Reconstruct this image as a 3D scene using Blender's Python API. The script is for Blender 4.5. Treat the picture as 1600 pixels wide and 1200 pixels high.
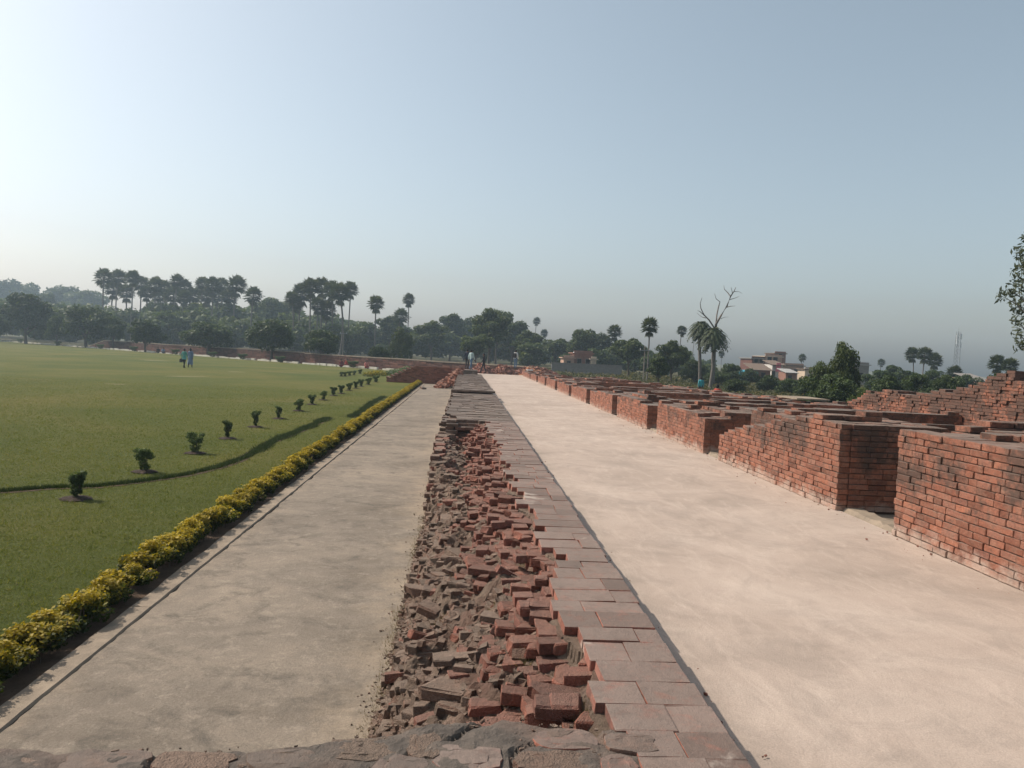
import bpy, bmesh, math, random
import numpy as np
from mathutils import Vector, Matrix

R = math.radians
for o in list(bpy.data.objects):
    bpy.data.objects.remove(o)
scene = bpy.context.scene
COL = scene.collection
random.seed(7)
RG = np.random.default_rng(11)

# ------------------------------------------------------------------ camera
F = 1200.0                       # focal length in photograph pixels (1600 wide)
CAM = np.array([0.0, 0.0, 1.65])
vy = np.array([(727 - 800) / F, -(549 - 600) / F, -1.0]); vy /= np.linalg.norm(vy)
rl = R(2.7)
vx = np.array([math.cos(rl), -math.sin(rl), 0.0]); vx -= vy * vx.dot(vy); vx /= np.linalg.norm(vx)
vz = np.cross(vx, vy)
RC = np.stack([vx, vy, vz], 0)   # world = RC @ camera vector
cam_d = bpy.data.cameras.new('camera'); cam = bpy.data.objects.new('camera', cam_d); COL.objects.link(cam)
cam_d.sensor_width = 36; cam_d.lens = 36 * F / 1600
cam_d.clip_start = 0.05; cam_d.clip_end = 6000
m = Matrix.Identity(4)
for i in range(3):
    for j in range(3):
        m[i][j] = RC[i, j]
    m[i][3] = CAM[i]
cam.matrix_world = m
scene.camera = cam
scene.render.resolution_x = 1024; scene.render.resolution_y = 768

def ray(px, py):
    return RC @ np.array([(px - 800) / F, -(py - 600) / F, -1.0])
def at(px, py, z):               # the point of the level z seen at a place in the photograph
    d = ray(px, py); t = (z - CAM[2]) / d[2]
    return CAM + d * t
def atY(px, py, Y):              # the point seen there at the distance Y
    d = ray(px, py); return CAM + d * (Y / d[1])

# ------------------------------------------------------------------ light
SUN_AZ, SUN_EL = R(-66), R(45)   # left of straight ahead
world = bpy.data.worlds.new('World'); scene.world = world; world.use_nodes = True
wn = world.node_tree
bg = wn.nodes['Background']
sky = wn.nodes.new('ShaderNodeTexSky'); sky.sky_type = 'NISHITA'; sky.sun_disc = False
sky.sun_elevation = SUN_EL; sky.sun_rotation = SUN_AZ
sky.air_density = 1.0; sky.dust_density = 3.0; sky.ozone_density = 1.0; sky.altitude = 60
hs = wn.nodes.new('ShaderNodeHueSaturation'); hs.inputs['Saturation'].default_value = .66; hs.inputs['Hue'].default_value = .478
wn.links.new(sky.outputs[0], hs.inputs['Color']); wn.links.new(hs.outputs[0], bg.inputs[0]); bg.inputs[1].default_value = 0.125
sd = bpy.data.lights.new('sun', 'SUN'); sd.energy = 4.0; sd.angle = R(0.9); sd.color = (1.0, 0.90, 0.78)
sun = bpy.data.objects.new('sun', sd); COL.objects.link(sun)
sv = Vector((math.sin(SUN_AZ) * math.cos(SUN_EL), math.cos(SUN_AZ) * math.cos(SUN_EL), math.sin(SUN_EL)))
sun.rotation_euler = sv.to_track_quat('Z', 'Y').to_euler()
scene.view_settings.view_transform = 'Standard'; scene.view_settings.look = 'None'
scene.view_settings.gamma = 1.0; scene.view_settings.exposure = 0.24
scene.view_settings.use_curve_mapping = False
scene.render.engine = 'CYCLES'
scene.cycles.max_bounces = 6; scene.cycles.volume_bounces = 1; scene.cycles.transparent_max_bounces = 4

# ------------------------------------------------------------------ helpers
def tag(o, label=None, cat=None, group=None, kind=None):
    if label: o['label'] = label
    if cat: o['category'] = cat
    if group: o['group'] = group
    if kind: o['kind'] = kind
    return o
def empty(name, loc):
    o = bpy.data.objects.new(name, None); COL.objects.link(o); o.location = loc; o.empty_display_size = .2
    return o
def mesh_np(name, V, Fc, mat=None, tint=None, smooth=False, mats=None, mi=None):
    """numpy mesh: Fc is an (n,k) array or a list of such arrays"""
    me = bpy.data.meshes.new(name)
    V = np.asarray(V, dtype=np.float32)
    Fl = Fc if isinstance(Fc, list) and isinstance(Fc[0], np.ndarray) else [Fc]
    Fl = [np.asarray(f, dtype=np.int32) for f in Fl if len(f)]
    me.vertices.add(len(V)); me.vertices.foreach_set('co', V.ravel())
    nl = sum(f.size for f in Fl); npoly = sum(len(f) for f in Fl)
    me.loops.add(nl); me.loops.foreach_set('vertex_index', np.concatenate([f.ravel() for f in Fl]))
    tot = np.concatenate([np.full(len(f), f.shape[1], np.int32) for f in Fl])
    st = np.concatenate([[0], np.cumsum(tot)[:-1]]).astype(np.int32)
    me.polygons.add(npoly); me.polygons.foreach_set('loop_start', st); me.polygons.foreach_set('loop_total', tot)
    me.polygons.foreach_set('use_smooth', np.full(npoly, bool(smooth)))
    for mt in (mats or ([mat] if mat else [])): me.materials.append(mt)
    if mi is not None: me.polygons.foreach_set('material_index', np.asarray(mi, np.int32))
    me.update(calc_edges=True)
    if tint is not None:
        a = me.attributes.new('tint', 'FLOAT', 'FACE'); a.data.foreach_set('value', np.asarray(tint, np.float32))
    return me
def link(name, me, parent=None, loc=(0, 0, 0), rot=None, scale=None):
    o = bpy.data.objects.new(name, me); COL.objects.link(o)
    o.location = loc
    if rot is not None: o.rotation_euler = rot
    if scale is not None: o.scale = scale
    if parent: o.parent = parent
    return o
class MB:
    """collects vertices and faces of any size"""
    def __init__(s): s.V = []; s.Fd = {}; s.T = {}; s.n = 0
    def add(s, V, Fc, t=0.0):
        V = np.asarray(V, float); Fc = np.atleast_2d(np.asarray(Fc, int)); k = Fc.shape[1]
        s.V.append(V); s.Fd.setdefault(k, []).append(Fc + s.n)
        tt = np.full(len(Fc), t, float) if np.isscalar(t) else np.asarray(t, float)
        s.T.setdefault(k, []).append(tt); s.n += len(V)
        return s
    def box(s, x0, x1, y0, y1, z0, z1, t=0.0):
        V = [(x0,y0,z0),(x1,y0,z0),(x1,y1,z0),(x0,y1,z0),(x0,y0,z1),(x1,y0,z1),(x1,y1,z1),(x0,y1,z1)]
        return s.add(V, BOXF, t)
    def tube(s, pts, rad, n=8, t=0.0, cap=True):
        pts = np.asarray(pts, float); m_ = len(pts); rad = np.broadcast_to(rad, (m_,))
        tg = np.gradient(pts, axis=0); V = []
        for p, d, r in zip(pts, tg, rad):
            d = d / (np.linalg.norm(d) + 1e-9)
            a = np.cross(d, (0, 0, 1) if abs(d[2]) < .9 else (1, 0, 0)); a /= np.linalg.norm(a); b = np.cross(d, a)
            th = np.arange(n) * 2 * np.pi / n
            V.append(p + r * (np.cos(th)[:, None] * a + np.sin(th)[:, None] * b))
        V = np.concatenate(V); Fq = []
        for i in range(m_ - 1):
            for j in range(n):
                Fq.append((i*n+j, i*n+(j+1) % n, (i+1)*n+(j+1) % n, (i+1)*n+j))
        s.add(V, Fq, t)
        if cap:
            c = np.concatenate([V[:n], pts[:1]]); s.add(c, [(i, n, (i+1) % n) for i in range(n)], t)
            c = np.concatenate([V[-n:], pts[-1:]]); s.add(c, [((i+1) % n, n, i) for i in range(n)], t)
        return s
    def mesh(s, name, mat=None, smooth=False, mats=None):
        ks = sorted(s.Fd)
        return mesh_np(name, np.concatenate(s.V), [np.concatenate(s.Fd[k]) for k in ks], mat,
                       np.concatenate([np.concatenate(s.T[k]) for k in ks]), smooth, mats)
    def build(s, name, mat=None, parent=None, loc=(0, 0, 0), smooth=False):
        return link(name, s.mesh(name, mat, smooth), parent, loc)
BOXF = [(0,3,2,1),(4,5,6,7),(0,1,5,4),(1,2,6,5),(2,3,7,6),(3,0,4,7)]

def vnoise(x, y, seed=0):
    """smooth value noise, numpy"""
    x = np.asarray(x, float); y = np.asarray(y, float)
    xi = np.floor(x).astype(np.int64); yi = np.floor(y).astype(np.int64); xf = x - xi; yf = y - yi
    def h(a, b):
        n = (a * 374761393 + b * 668265263 + seed * 1442695041) & 0x7fffffff
        n = ((n ^ (n >> 13)) * 1274126177) & 0x7fffffff
        return ((n ^ (n >> 16)) & 0xffff) / 65535.0
    u = xf * xf * (3 - 2 * xf); v = yf * yf * (3 - 2 * yf)
    return (h(xi, yi) * (1-u) + h(xi+1, yi) * u) * (1-v) + (h(xi, yi+1) * (1-u) + h(xi+1, yi+1) * u) * v
def fbm(x, y, seed=0, o=4):
    s = 0; a = .5
    for i in range(o):
        s = s + a * vnoise(x * 2**i, y * 2**i, seed + i * 17); a *= .5
    return s / (1 - .5**o)

# ------------------------------------------------------------------ materials
class NT:
    def __init__(s, name):
        s.m = bpy.data.materials.new(name); s.m.use_nodes = True; s.t = s.m.node_tree
        s.b = s.t.nodes['Principled BSDF']; s.b.inputs['Roughness'].default_value = .9
        s.b.inputs['Specular IOR Level'].default_value = .25
        s.out = s.t.nodes['Material Output']
    def n(s, ty, **kw):
        nd = s.t.nodes.new('ShaderNode' + ty)
        for k, v in kw.items(): setattr(nd, k, v)
        return nd
    def l(s, a, b): s.t.links.new(a, b)
    def set(s, sock, v):
        if isinstance(v, (int, float)): sock.default_value = v
        elif isinstance(v, tuple): sock.default_value = v + (1,) if len(v) == 3 and sock.type == 'RGBA' else v
        else: s.l(v, sock)
    def pos(s, sc=(1, 1, 1)):
        g = s.n('NewGeometry'); mp = s.n('Mapping'); s.l(g.outputs['Position'], mp.inputs[0]); mp.inputs['Scale'].default_value = sc
        return mp.outputs[0]
    def obj(s, sc=(1, 1, 1)):
        g = s.n('TexCoord'); mp = s.n('Mapping'); s.l(g.outputs['Object'], mp.inputs[0]); mp.inputs['Scale'].default_value = sc
        return mp.outputs[0]
    def noise(s, vec, scale, detail=5, rough=.6, dist=0):
        nd = s.n('TexNoise'); s.l(vec, nd.inputs['Vector']); nd.inputs['Scale'].default_value = scale
        nd.inputs['Detail'].default_value = detail; nd.inputs['Roughness'].default_value = rough; nd.inputs['Distortion'].default_value = dist
        return nd.outputs['Fac']
    def ramp(s, f, stops, interp='LINEAR'):
        r = s.n('ValToRGB'); s.set(r.inputs[0], f); e = r.color_ramp.elements; r.color_ramp.interpolation = interp
        while len(e) > 1: e.remove(e[-1])
        for i, (p, c) in enumerate(stops):
            c = (c, c, c) if isinstance(c, (int, float)) else c
            if i == 0: e[0].position = p; e[0].color = tuple(c) + (1,)
            else: q = e.new(p); q.color = tuple(c) + (1,)
        return r.outputs[0]
    def mix(s, f, a, b, mode='MIX'):
        x = s.n('MixRGB', blend_type=mode); s.set(x.inputs[0], f); s.set(x.inputs[1], a); s.set(x.inputs[2], b); return x.outputs[0]
    def math(s, op, a, b=0.0, clamp=False):
        x = s.n('Math', operation=op, use_clamp=clamp); s.set(x.inputs[0], a); s.set(x.inputs[1], b); return x.outputs[0]
    def tint(s):
        a = s.n('Attribute', attribute_name='tint'); o = s.n('ObjectInfo')
        return s.math('FRACT', s.math('ADD', a.outputs['Fac'], o.outputs['Random']))
    def attr(s): return s.n('Attribute', attribute_name='tint').outputs['Fac']
    def bump(s, h, st=.3, d=.02):
        b = s.n('Bump'); b.inputs['Strength'].default_value = st; b.inputs['Distance'].default_value = d
        s.l(h, b.inputs['Height']); s.l(b.outputs[0], s.b.inputs['Normal'])
    def col(s, c): s.set(s.b.inputs['Base Color'], c)
def sep(k, vec, ax):
    x = k.n('SeparateXYZ'); k.l(vec, x.inputs[0]); return x.outputs[ax]

def brick_mat(name, stops, dust=.75, dustc=(.185, .160, .138), lichen=.5, lz=(.1, 1.1), salt=.0, saltz=(-.3, 0.), rough=.92, smear=.3, smearc=(.30, .20, .145), lt=(.50, .58), patch=0., rel=.45, lhi=.10, lsc=1.5):
    k = NT(name); t = k.tint(); P = k.pos()
    c = k.ramp(t, stops)
    fine = k.noise(P, 38, 4, .65)
    c = k.mix(.55, c, k.ramp(fine, [(.25, (.35,)*3), (.7, (.85,)*3)]), 'OVERLAY')
    c = k.mix(k.math('MULTIPLY', k.ramp(k.noise(P, 5.5, 7, .75, .8), [(.46, 0.), (.7, 1.)]), smear), c, smearc)
    c = k.mix(k.ramp(k.noise(P, 17, 5, .7), [(.55, 0.), (.75, .55)]), c, (.07, .045, .034))
    if lichen > 0:
        big = k.noise(P, lsc, 6, .68, .4); z = sep(k, P, 2)
        zz = k.n('MapRange'); k.l(z, zz.inputs[0]); zz.inputs[1].default_value = lz[0]; zz.inputs[2].default_value = lz[1]
        zz.inputs[3].default_value = -.22; zz.inputs[4].default_value = lhi
        g = k.math('ADD', big, zz.outputs[0])
        g = k.math('ADD', g, k.math('MULTIPLY', k.math('SUBTRACT', k.noise(P, 13, 5, .75), .5), .42))
        g = k.math('ADD', g, k.math('MULTIPLY', k.math('SUBTRACT', t, .5), .07))
        c = k.mix(k.math('MULTIPLY', k.ramp(g, [(lt[0], 0.), (lt[1], 1.)]), lichen), c, (.050, .042, .036))
    if salt > 0:
        z = sep(k, P, 2); zz = k.n('MapRange'); k.l(z, zz.inputs[0]); zz.inputs[1].default_value = saltz[0]; zz.inputs[2].default_value = saltz[1]
        zz.inputs[3].default_value = .34; zz.inputs[4].default_value = -.3
        g = k.math('ADD', k.noise(P, 3.4, 5, .7), zz.outputs[0])
        c = k.mix(k.math('MULTIPLY', k.ramp(g, [(.56, 0.), (.8, 1.)]), salt), c, (.50, .42, .35))
    g = k.n('NewGeometry'); nz = sep(k, g.outputs['True Normal'], 2)
    d = k.math('ADD', nz, k.math('MULTIPLY', k.math('SUBTRACT', k.noise(P, 7, 5, .7), .5), .9))
    dd = k.mix(k.noise(P, 2.3, 4), dustc, tuple(v * .62 for v in dustc))
    dd = k.mix(1.0, dd, k.ramp(k.math('FRACT', k.math('MULTIPLY', t, 7.3)), [(0, .74), (.5, 1.0), (1, 1.14)]), 'MULTIPLY')
    c = k.mix(k.math('MULTIPLY', k.ramp(d, [(.62, 0.), (.98, 1.)]), dust), c, dd)
    c = k.mix(k.ramp(k.noise(P, 9, 7, .78, .5), [(.50, 0.), (.72, .5)]), c, (.085, .066, .055))
    if patch > 0: c = k.mix(k.math('MULTIPLY', k.ramp(k.math('ADD', k.noise(P, 1.3, 4, .6, .6), k.math('MULTIPLY', k.noise(P, 14, 4), .15)), [(.66, 0.), (.74, 1.)]), patch), c, (.40, .34, .29))
    k.col(c); k.b.inputs['Roughness'].default_value = rough
    k.bump(k.math('ADD', k.math('ADD', fine, k.math('MULTIPLY', k.noise(P, 16, 4, .6), 1.6)), k.noise(P, 130, 3)), rel, .018)
    return k.m
RED = [(0, (.125, .050, .032)), (.2, (.195, .076, .047)), (.45, (.25, .098, .060)), (.7, (.225, .100, .068)), (.88, (.29, .112, .066)), (1, (.17, .075, .053))]
PINK = [(0, (.14, .056, .040)), (.25, (.225, .088, .060)), (.5, (.28, .108, .074)), (.75, (.24, .104, .078)), (1, (.18, .078, .058))]
MUD = [(0, (.10, .072, .054)), (.3, (.17, .118, .088)), (.55, (.20, .128, .094)), (.8, (.16, .088, .064)), (1, (.22, .16, .12))]
M = {}
M['brick_pier'] = brick_mat('brick_pier', RED, dust=.8, dustc=(.24, .19, .155), lichen=.78, lz=(-.3, .5), salt=.6, saltz=(-.32, .15), lt=(.475, .61), smear=.45, rel=.6, lhi=.03, lsc=1.15)
M['brick_far'] = brick_mat('brick_far', RED, dust=.85, dustc=(.20, .175, .15), lichen=.7, lz=(-.5, .8), salt=.5, saltz=(-.32, .1))
M['brick_plain'] = brick_mat('brick_plain', RED, dust=.6, dustc=(.22, .15, .115), lichen=.3, lz=(-1.2, .8))
M['brick_top'] = brick_mat('brick_top', PINK, dust=.92, dustc=(.225, .178, .150), lichen=.5, lz=(-1, .6), patch=.75, rel=.35)
M['brick_red'] = brick_mat('brick_red', PINK, dust=.62, dustc=(.27, .175, .135), lichen=.2, lz=(-1, 1), rel=1.0)
M['brick_mud'] = brick_mat('brick_mud', MUD, dust=.7, dustc=(.285, .215, .165), lichen=.25, lz=(-1.2, .6), rel=1.0)
M['brick_grey'] = brick_mat('brick_grey', MUD, dust=.75, dustc=(.19, .160, .138), lichen=.5, lz=(-1.2, .4), rel=.4)
k = NT('mud_core'); P = k.pos()
c = k.ramp(k.noise(P, 9, 7, .7), [(.25, (.105, .076, .056)), (.5, (.205, .150, .110)), (.75, (.30, .222, .168))])
c = k.mix(k.ramp(k.noise(P, 2.2, 4), [(.45, 0.), (.65, .7)]), c, (.20, .108, .08)); k.col(c)
k.bump(k.math('ADD', k.noise(P, 45, 8, .8), k.noise(P, 14, 5, .7)), 1.0, .04); M['mud'] = k.m
k = NT('mortar'); P = k.pos()
k.col(k.ramp(k.noise(P, 14, 5), [(.3, (.085, .058, .044)), (.7, (.17, .115, .085))])); k.bump(k.noise(P, 70, 4), .6, .01); M['mortar'] = k.m

k = NT('worn_bed'); P = k.pos()
c = k.ramp(k.noise(P, 5, 6, .7), [(.3, (.075, .062, .052)), (.5, (.125, .105, .088)), (.72, (.19, .15, .12))])
c = k.mix(k.ramp(k.noise(P, 1.7, 4), [(.5, 0.), (.7, .6)]), c, (.20, .13, .10)); k.col(c); k.bump(k.noise(P, 40, 6, .75), .9, .02); M['brick_grey_bed'] = k.m
k = NT('concrete_walk'); P = k.pos((1.6, .5, 1)); P2 = k.pos()
c = k.ramp(k.noise(P2, .5, 6, .62, .8), [(.3, (.315, .252, .205)), (.5, (.395, .316, .260)), (.72, (.455, .372, .31))])
c = k.mix(k.ramp(k.noise(P2, 1.5, 8, .74, 1.0), [(.46, 0.), (.70, .62)]), c, (.25, .208, .174))
c = k.mix(k.ramp(k.noise(P, 2.6, 7, .75, .6), [(.50, 0.), (.72, .5)]), c, (.54, .44, .365))
c = k.mix(k.ramp(k.noise(P2, 7.5, 6, .78, .8), [(.56, 0.), (.74, .45)]), c, (.27, .22, .182))
c = k.mix(k.ramp(k.noise(P2, 34, 3, .7), [(.70, 0.), (.78, .6)]), c, (.18, .14, .115))
c = k.mix(.4, c, k.ramp(k.noise(P2, 90, 3, .6), [(.3, .36), (.7, .64)]), 'OVERLAY')
k.col(c); k.b.inputs['Roughness'].default_value = .85; k.bump(k.math('ADD', k.noise(P2, 60, 5, .7), k.noise(P2, 6, 4)), .4, .015); M['walk'] = k.m
k = NT('concrete_path'); P2 = k.pos(); P = k.pos((.9, 1.2, 1))
c = k.ramp(k.noise(P, .7, 6, .65, .3), [(.28, (.140, .114, .086)), (.5, (.205, .170, .133)), (.74, (.295, .240, .182))])
c = k.mix(k.ramp(k.noise(P2, 6.5, 8, .78, .3), [(.52, 0.), (.70, .7)]), c, (.34, .285, .222))
c = k.mix(k.ramp(k.noise(P2, 2.4, 8, .75, .5), [(.50, 0.), (.68, .75)]), c, (.085, .074, .060))
x = sep(k, P2, 0)
ed = k.n('MapRange'); k.l(x, ed.inputs[0]); ed.inputs[1].default_value = -1.5; ed.inputs[2].default_value = -.45; ed.inputs[3].default_value = -.22; ed.inputs[4].default_value = .22
c = k.mix(k.ramp(k.math('ADD', k.noise(P2, 1.6, 6, .72), ed.outputs[0]), [(.52, 0.), (.8, .7)]), c, (.335, .265, .19))
ek = k.n('MapRange'); k.l(x, ek.inputs[0]); ek.inputs[1].default_value = -3.0; ek.inputs[2].default_value = -2.3; ek.inputs[3].default_value = .2; ek.inputs[4].default_value = -.25
c = k.mix(k.ramp(k.math('ADD', k.noise(P2, 1.9, 6, .72), ek.outputs[0]), [(.52, 0.), (.8, .6)]), c, (.33, .262, .192))
c = k.mix(k.ramp(k.noise(P2, 30, 4, .7), [(.66, 0.), (.76, .6)]), c, (.06, .05, .04))
c = k.mix(.55, c, k.ramp(k.noise(P2, 55, 5, .75), [(.3, .30), (.7, .66)]), 'OVERLAY')
k.col(c); k.b.inputs['Roughness'].default_value = .9; k.bump(k.math('ADD', k.noise(P2, 45, 6, .75), k.noise(P2, 7, 5)), .6, .018); M['path'] = k.m
k = NT('kerb_cement'); P2 = k.pos()
c = k.ramp(k.noise(P2, 4, 6, .7), [(.3, (.18, .147, .112)), (.6, (.29, .232, .172)), (.8, (.36, .295, .22))])
k.col(c); k.bump(k.noise(P2, 40, 6, .75), .5, .015); M['kerb'] = k.m
k = NT('soil'); P2 = k.pos()
k.col(k.ramp(k.noise(P2, 6, 6, .7), [(.3, (.06, .040, .026)), (.7, (.14, .090, .058))])); k.bump(k.noise(P2, 30, 6, .75), 1, .03); M['soil'] = k.m
k = NT('soil_dark'); P2 = k.pos()
k.col(k.ramp(k.noise(P2, 9, 6, .7), [(.3, (.026, .017, .012)), (.7, (.058, .036, .025))])); k.bump(k.noise(P2, 30, 6, .75), 1, .03); M['soil_dark'] = k.m
k = NT('lawn_ground'); P2 = k.pos()
c = k.ramp(k.noise(P2, .11, 5, .6, .5), [(.32, (.062, .080, .016)), (.5, (.092, .098, .021)), (.68, (.130, .115, .032))])
c = k.mix(k.ramp(k.noise(P2, 1.6, 6, .7), [(.45, 0.), (.8, .5)]), c, (.055, .078, .014))
c = k.mix(k.ramp(k.noise(k.pos((.4, 1.2, 1)), .16, 3, .5), [(.66, 0.), (.74, .7)]), c, (.17, .14, .07))
c = k.mix(.6, c, k.ramp(k.noise(P2, 22, 5, .8), [(.3, .3), (.7, .7)]), 'OVERLAY'); k.col(c)
k.b.inputs['Specular IOR Level'].default_value = .1; k.bump(k.noise(P2, 26, 5, .8), 1, .04); M['lawn'] = k.m
k = NT('field_ground'); P2 = k.pos()
c = k.ramp(k.noise(P2, .05, 6, .6), [(.3, (.05, .06, .022)), (.5, (.085, .08, .034)), (.7, (.14, .115, .06))])
c = k.mix(k.ramp(k.noise(P2, .7, 6, .7), [(.4, 0.), (.8, .6)]), c, (.04, .048, .018)); k.col(c); k.bump(k.noise(P2, 3, 6, .75), 1, .15); M['field'] = k.m

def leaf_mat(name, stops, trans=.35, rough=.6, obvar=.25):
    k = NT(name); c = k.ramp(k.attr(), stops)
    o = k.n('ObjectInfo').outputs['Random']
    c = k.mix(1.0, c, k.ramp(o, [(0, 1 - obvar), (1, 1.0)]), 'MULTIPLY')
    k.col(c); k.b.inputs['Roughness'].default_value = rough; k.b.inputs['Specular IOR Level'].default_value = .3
    tr = k.n('BsdfTranslucent'); k.l(k.mix(1.0, c, (1.25, 1.2, .6), 'MULTIPLY'), tr.inputs[0])
    ms = k.n('MixShader'); ms.inputs[0].default_value = trans
    k.l(k.b.outputs[0], ms.inputs[1]); k.l(tr.outputs[0], ms.inputs[2]); k.l(ms.outputs[0], k.out.inputs[0])
    return k.m
k = NT('orange_earth'); P2 = k.pos()
k.col(k.ramp(k.noise(P2, 1.6, 6, .7), [(.3, (.16, .075, .042)), (.6, (.30, .135, .07)), (.8, (.36, .20, .13))])); M['orange_earth'] = k.m
M['brick_farwall'] = brick_mat('brick_farwall', [(0, (.07, .030, .022)), (.5, (.12, .05, .036)), (1, (.16, .07, .05))], dust=.5, lichen=.5, lz=(-1.2, .4))
M['leaf_dark'] = leaf_mat('leaf_dark', [(0, (.024, .044, .012)), (.6, (.046, .076, .020)), (1, (.085, .118, .034))], .3)
M['leaf_mid'] = leaf_mat('leaf_mid', [(0, (.036, .058, .016)), (.6, (.070, .102, .028)), (1, (.12, .148, .045))], .32)
M['leaf_bright'] = leaf_mat('leaf_bright', [(0, (.035, .055, .012)), (.6, (.065, .095, .022)), (1, (.11, .14, .035))], .35)
M['leaf_grey'] = leaf_mat('leaf_grey', [(0, (.05, .065, .035)), (.6, (.08, .098, .055)), (1, (.13, .145, .09))], .3)
M['leaf_palm'] = leaf_mat('leaf_palm', [(0, (.026, .040, .016)), (.6, (.048, .068, .026)), (1, (.09, .105, .05))], .25)
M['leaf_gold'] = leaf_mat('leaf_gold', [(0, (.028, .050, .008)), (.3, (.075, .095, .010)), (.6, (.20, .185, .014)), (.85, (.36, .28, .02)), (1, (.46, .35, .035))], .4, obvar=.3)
M['leaf_topiary'] = leaf_mat('leaf_topiary', [(0, (.045, .075, .022)), (.6, (.085, .135, .042)), (.9, (.15, .20, .08)), (1, (.28, .31, .18))], .4)
M['grass'] = leaf_mat('grass', [(0, (.080, .112, .020)), (.5, (.135, .150, .030)), (.85, (.185, .178, .044)), (1, (.25, .20, .08))], .4, .7, 0)
M['grass_dark'] = leaf_mat('grass_dark', [(0, (.022, .040, .010)), (.6, (.040, .062, .016)), (1, (.065, .085, .022))], .3, .7, 0)
M['straw'] = leaf_mat('straw', [(0, (.10, .085, .04)), (.5, (.19, .15, .08)), (1, (.28, .22, .12))], .3, .8, 0)
M['weed'] = leaf_mat('weed', [(0, (.035, .045, .015)), (.5, (.07, .078, .028)), (.8, (.115, .105, .045)), (1, (.17, .14, .07))], .35, .7)
def plain(name, c, rough=.85, vs=6, amt=.35, bump=.2):
    k = NT(name); P = k.pos()
    k.col(k.mix(amt, c, k.ramp(k.noise(P, vs, 5, .65), [(.3, .25), (.7, .75)]), 'OVERLAY')); k.b.inputs['Roughness'].default_value = rough
    if bump: k.bump(k.noise(P, vs * 6, 4), bump, .01)
    return k.m
M['bark'] = plain('bark', (.085, .066, .048), vs=3, bump=.6)
M['bark_pale'] = plain('bark_pale', (.20, .175, .145), vs=2, bump=.4)
M['bark_dead'] = plain('bark_dead', (.13, .115, .10), vs=2)
# ------------------------------------------------------------------ the setting
def sheet(name, poly, z, mat, kind='structure'):
    me = bpy.data.meshes.new(name); bm = bmesh.new()
    f = bm.faces.new([bm.verts.new((x, y, z)) for x, y in poly])
    if f.normal.z < 0 or True: bmesh.ops.recalc_face_normals(bm, faces=[f])
    f.normal_update()
    if f.normal.z < 0: f.normal_flip()
    bm.to_mesh(me); bm.free(); me.materials.append(mat)
    return tag(link(name, me), kind=kind)
ZP, ZW = -.95, -.30              # left path and lawn, walkway
XK = -2.88                      # inner side of the kerb
XL, XR, XC = -.47, 1.25, 5.2
YEND = 59.0
gx = np.array([-1500, -300, -120, -60, -20, 12.6, 20, 60, 150, 400, 1500.]); gy = np.array([-300, -20, 10, 40, 80, 150, 300, 700, 1800.])
GX, GY = np.meshgrid(gx, gy, indexing='ij')
V = np.stack([GX, GY, np.full_like(GX, -1.10)], -1).reshape(-1, 3); ny = len(gy)
Fq = [(i*ny+j, (i+1)*ny+j, (i+1)*ny+j+1, i*ny+j+1) for i in range(len(gx)-1) for j in range(ny-1)]
tag(link('ground', mesh_np('ground', V, Fq, M['field'])), kind='structure')
LE0, LE1 = at(0, 533, ZP)[:2], at(640, 581, ZP)[:2]
dE = (LE0 - LE1) / np.linalg.norm(LE0 - LE1); LE0 = LE1 + dE * 190
XH = XK - .21                    # outer side of the kerb
XB = XH - .50                    # lawn side of the hedge bed
sheet('lawn', [(XB, -8), (XB, YEND - 1), (XB + 1.0, YEND + 8), tuple(LE1), tuple(LE0), (-200, LE0[1] - 20), (-200, -8)], ZP - .01, M['lawn'])
sheet('soil_bed', [(XH + .02, -6), (XH + .02, YEND - 1), (XB - .05, YEND - 1), (XB - .05, -6)], ZP - .004, M['soil'])
# left path: gently uneven slab with a ragged crack beside the kerb
nx_, ny_ = 40, 620
xs = np.linspace(0, 1, nx_); ys = np.concatenate([np.linspace(1, 20, 380), np.linspace(20.1, YEND, ny_ - 380)])
U, Y = np.meshgrid(xs, ys, indexing='ij')
edge = XK - .004 + .10 * np.clip(fbm(Y * 1.8, Y * 0, 5) - .45, 0, 1) + .03 * vnoise(Y * 11, Y * 0, 9) * vnoise(Y * 3, Y * 0, 10)
X = edge + U * (XL + .12 - edge)
Z = ZP + .012 * (fbm(X * 1.2, Y * 1.2, 3) - .5) + .02 * np.clip((X - (-.9)) / .5, 0, 1) * fbm(X * 6, Y * 6, 8)
V = np.stack([X, Y, Z], -1).reshape(-1, 3)
I = np.arange(nx_ * ny_).reshape(nx_, ny_)
Fq = np.stack([I[:-1, :-1], I[1:, :-1], I[1:, 1:], I[:-1, 1:]], -1).reshape(-1, 4)
tag(link('path', mesh_np('path', V, Fq, M['path'], smooth=True)), kind='structure')
# dark soil in the crack
sheet('path_joint', [(XK - .03, 0), (XK + .16, 0), (XK + .16, YEND), (XK - .03, YEND)], ZP - .014, M['soil'])
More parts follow.
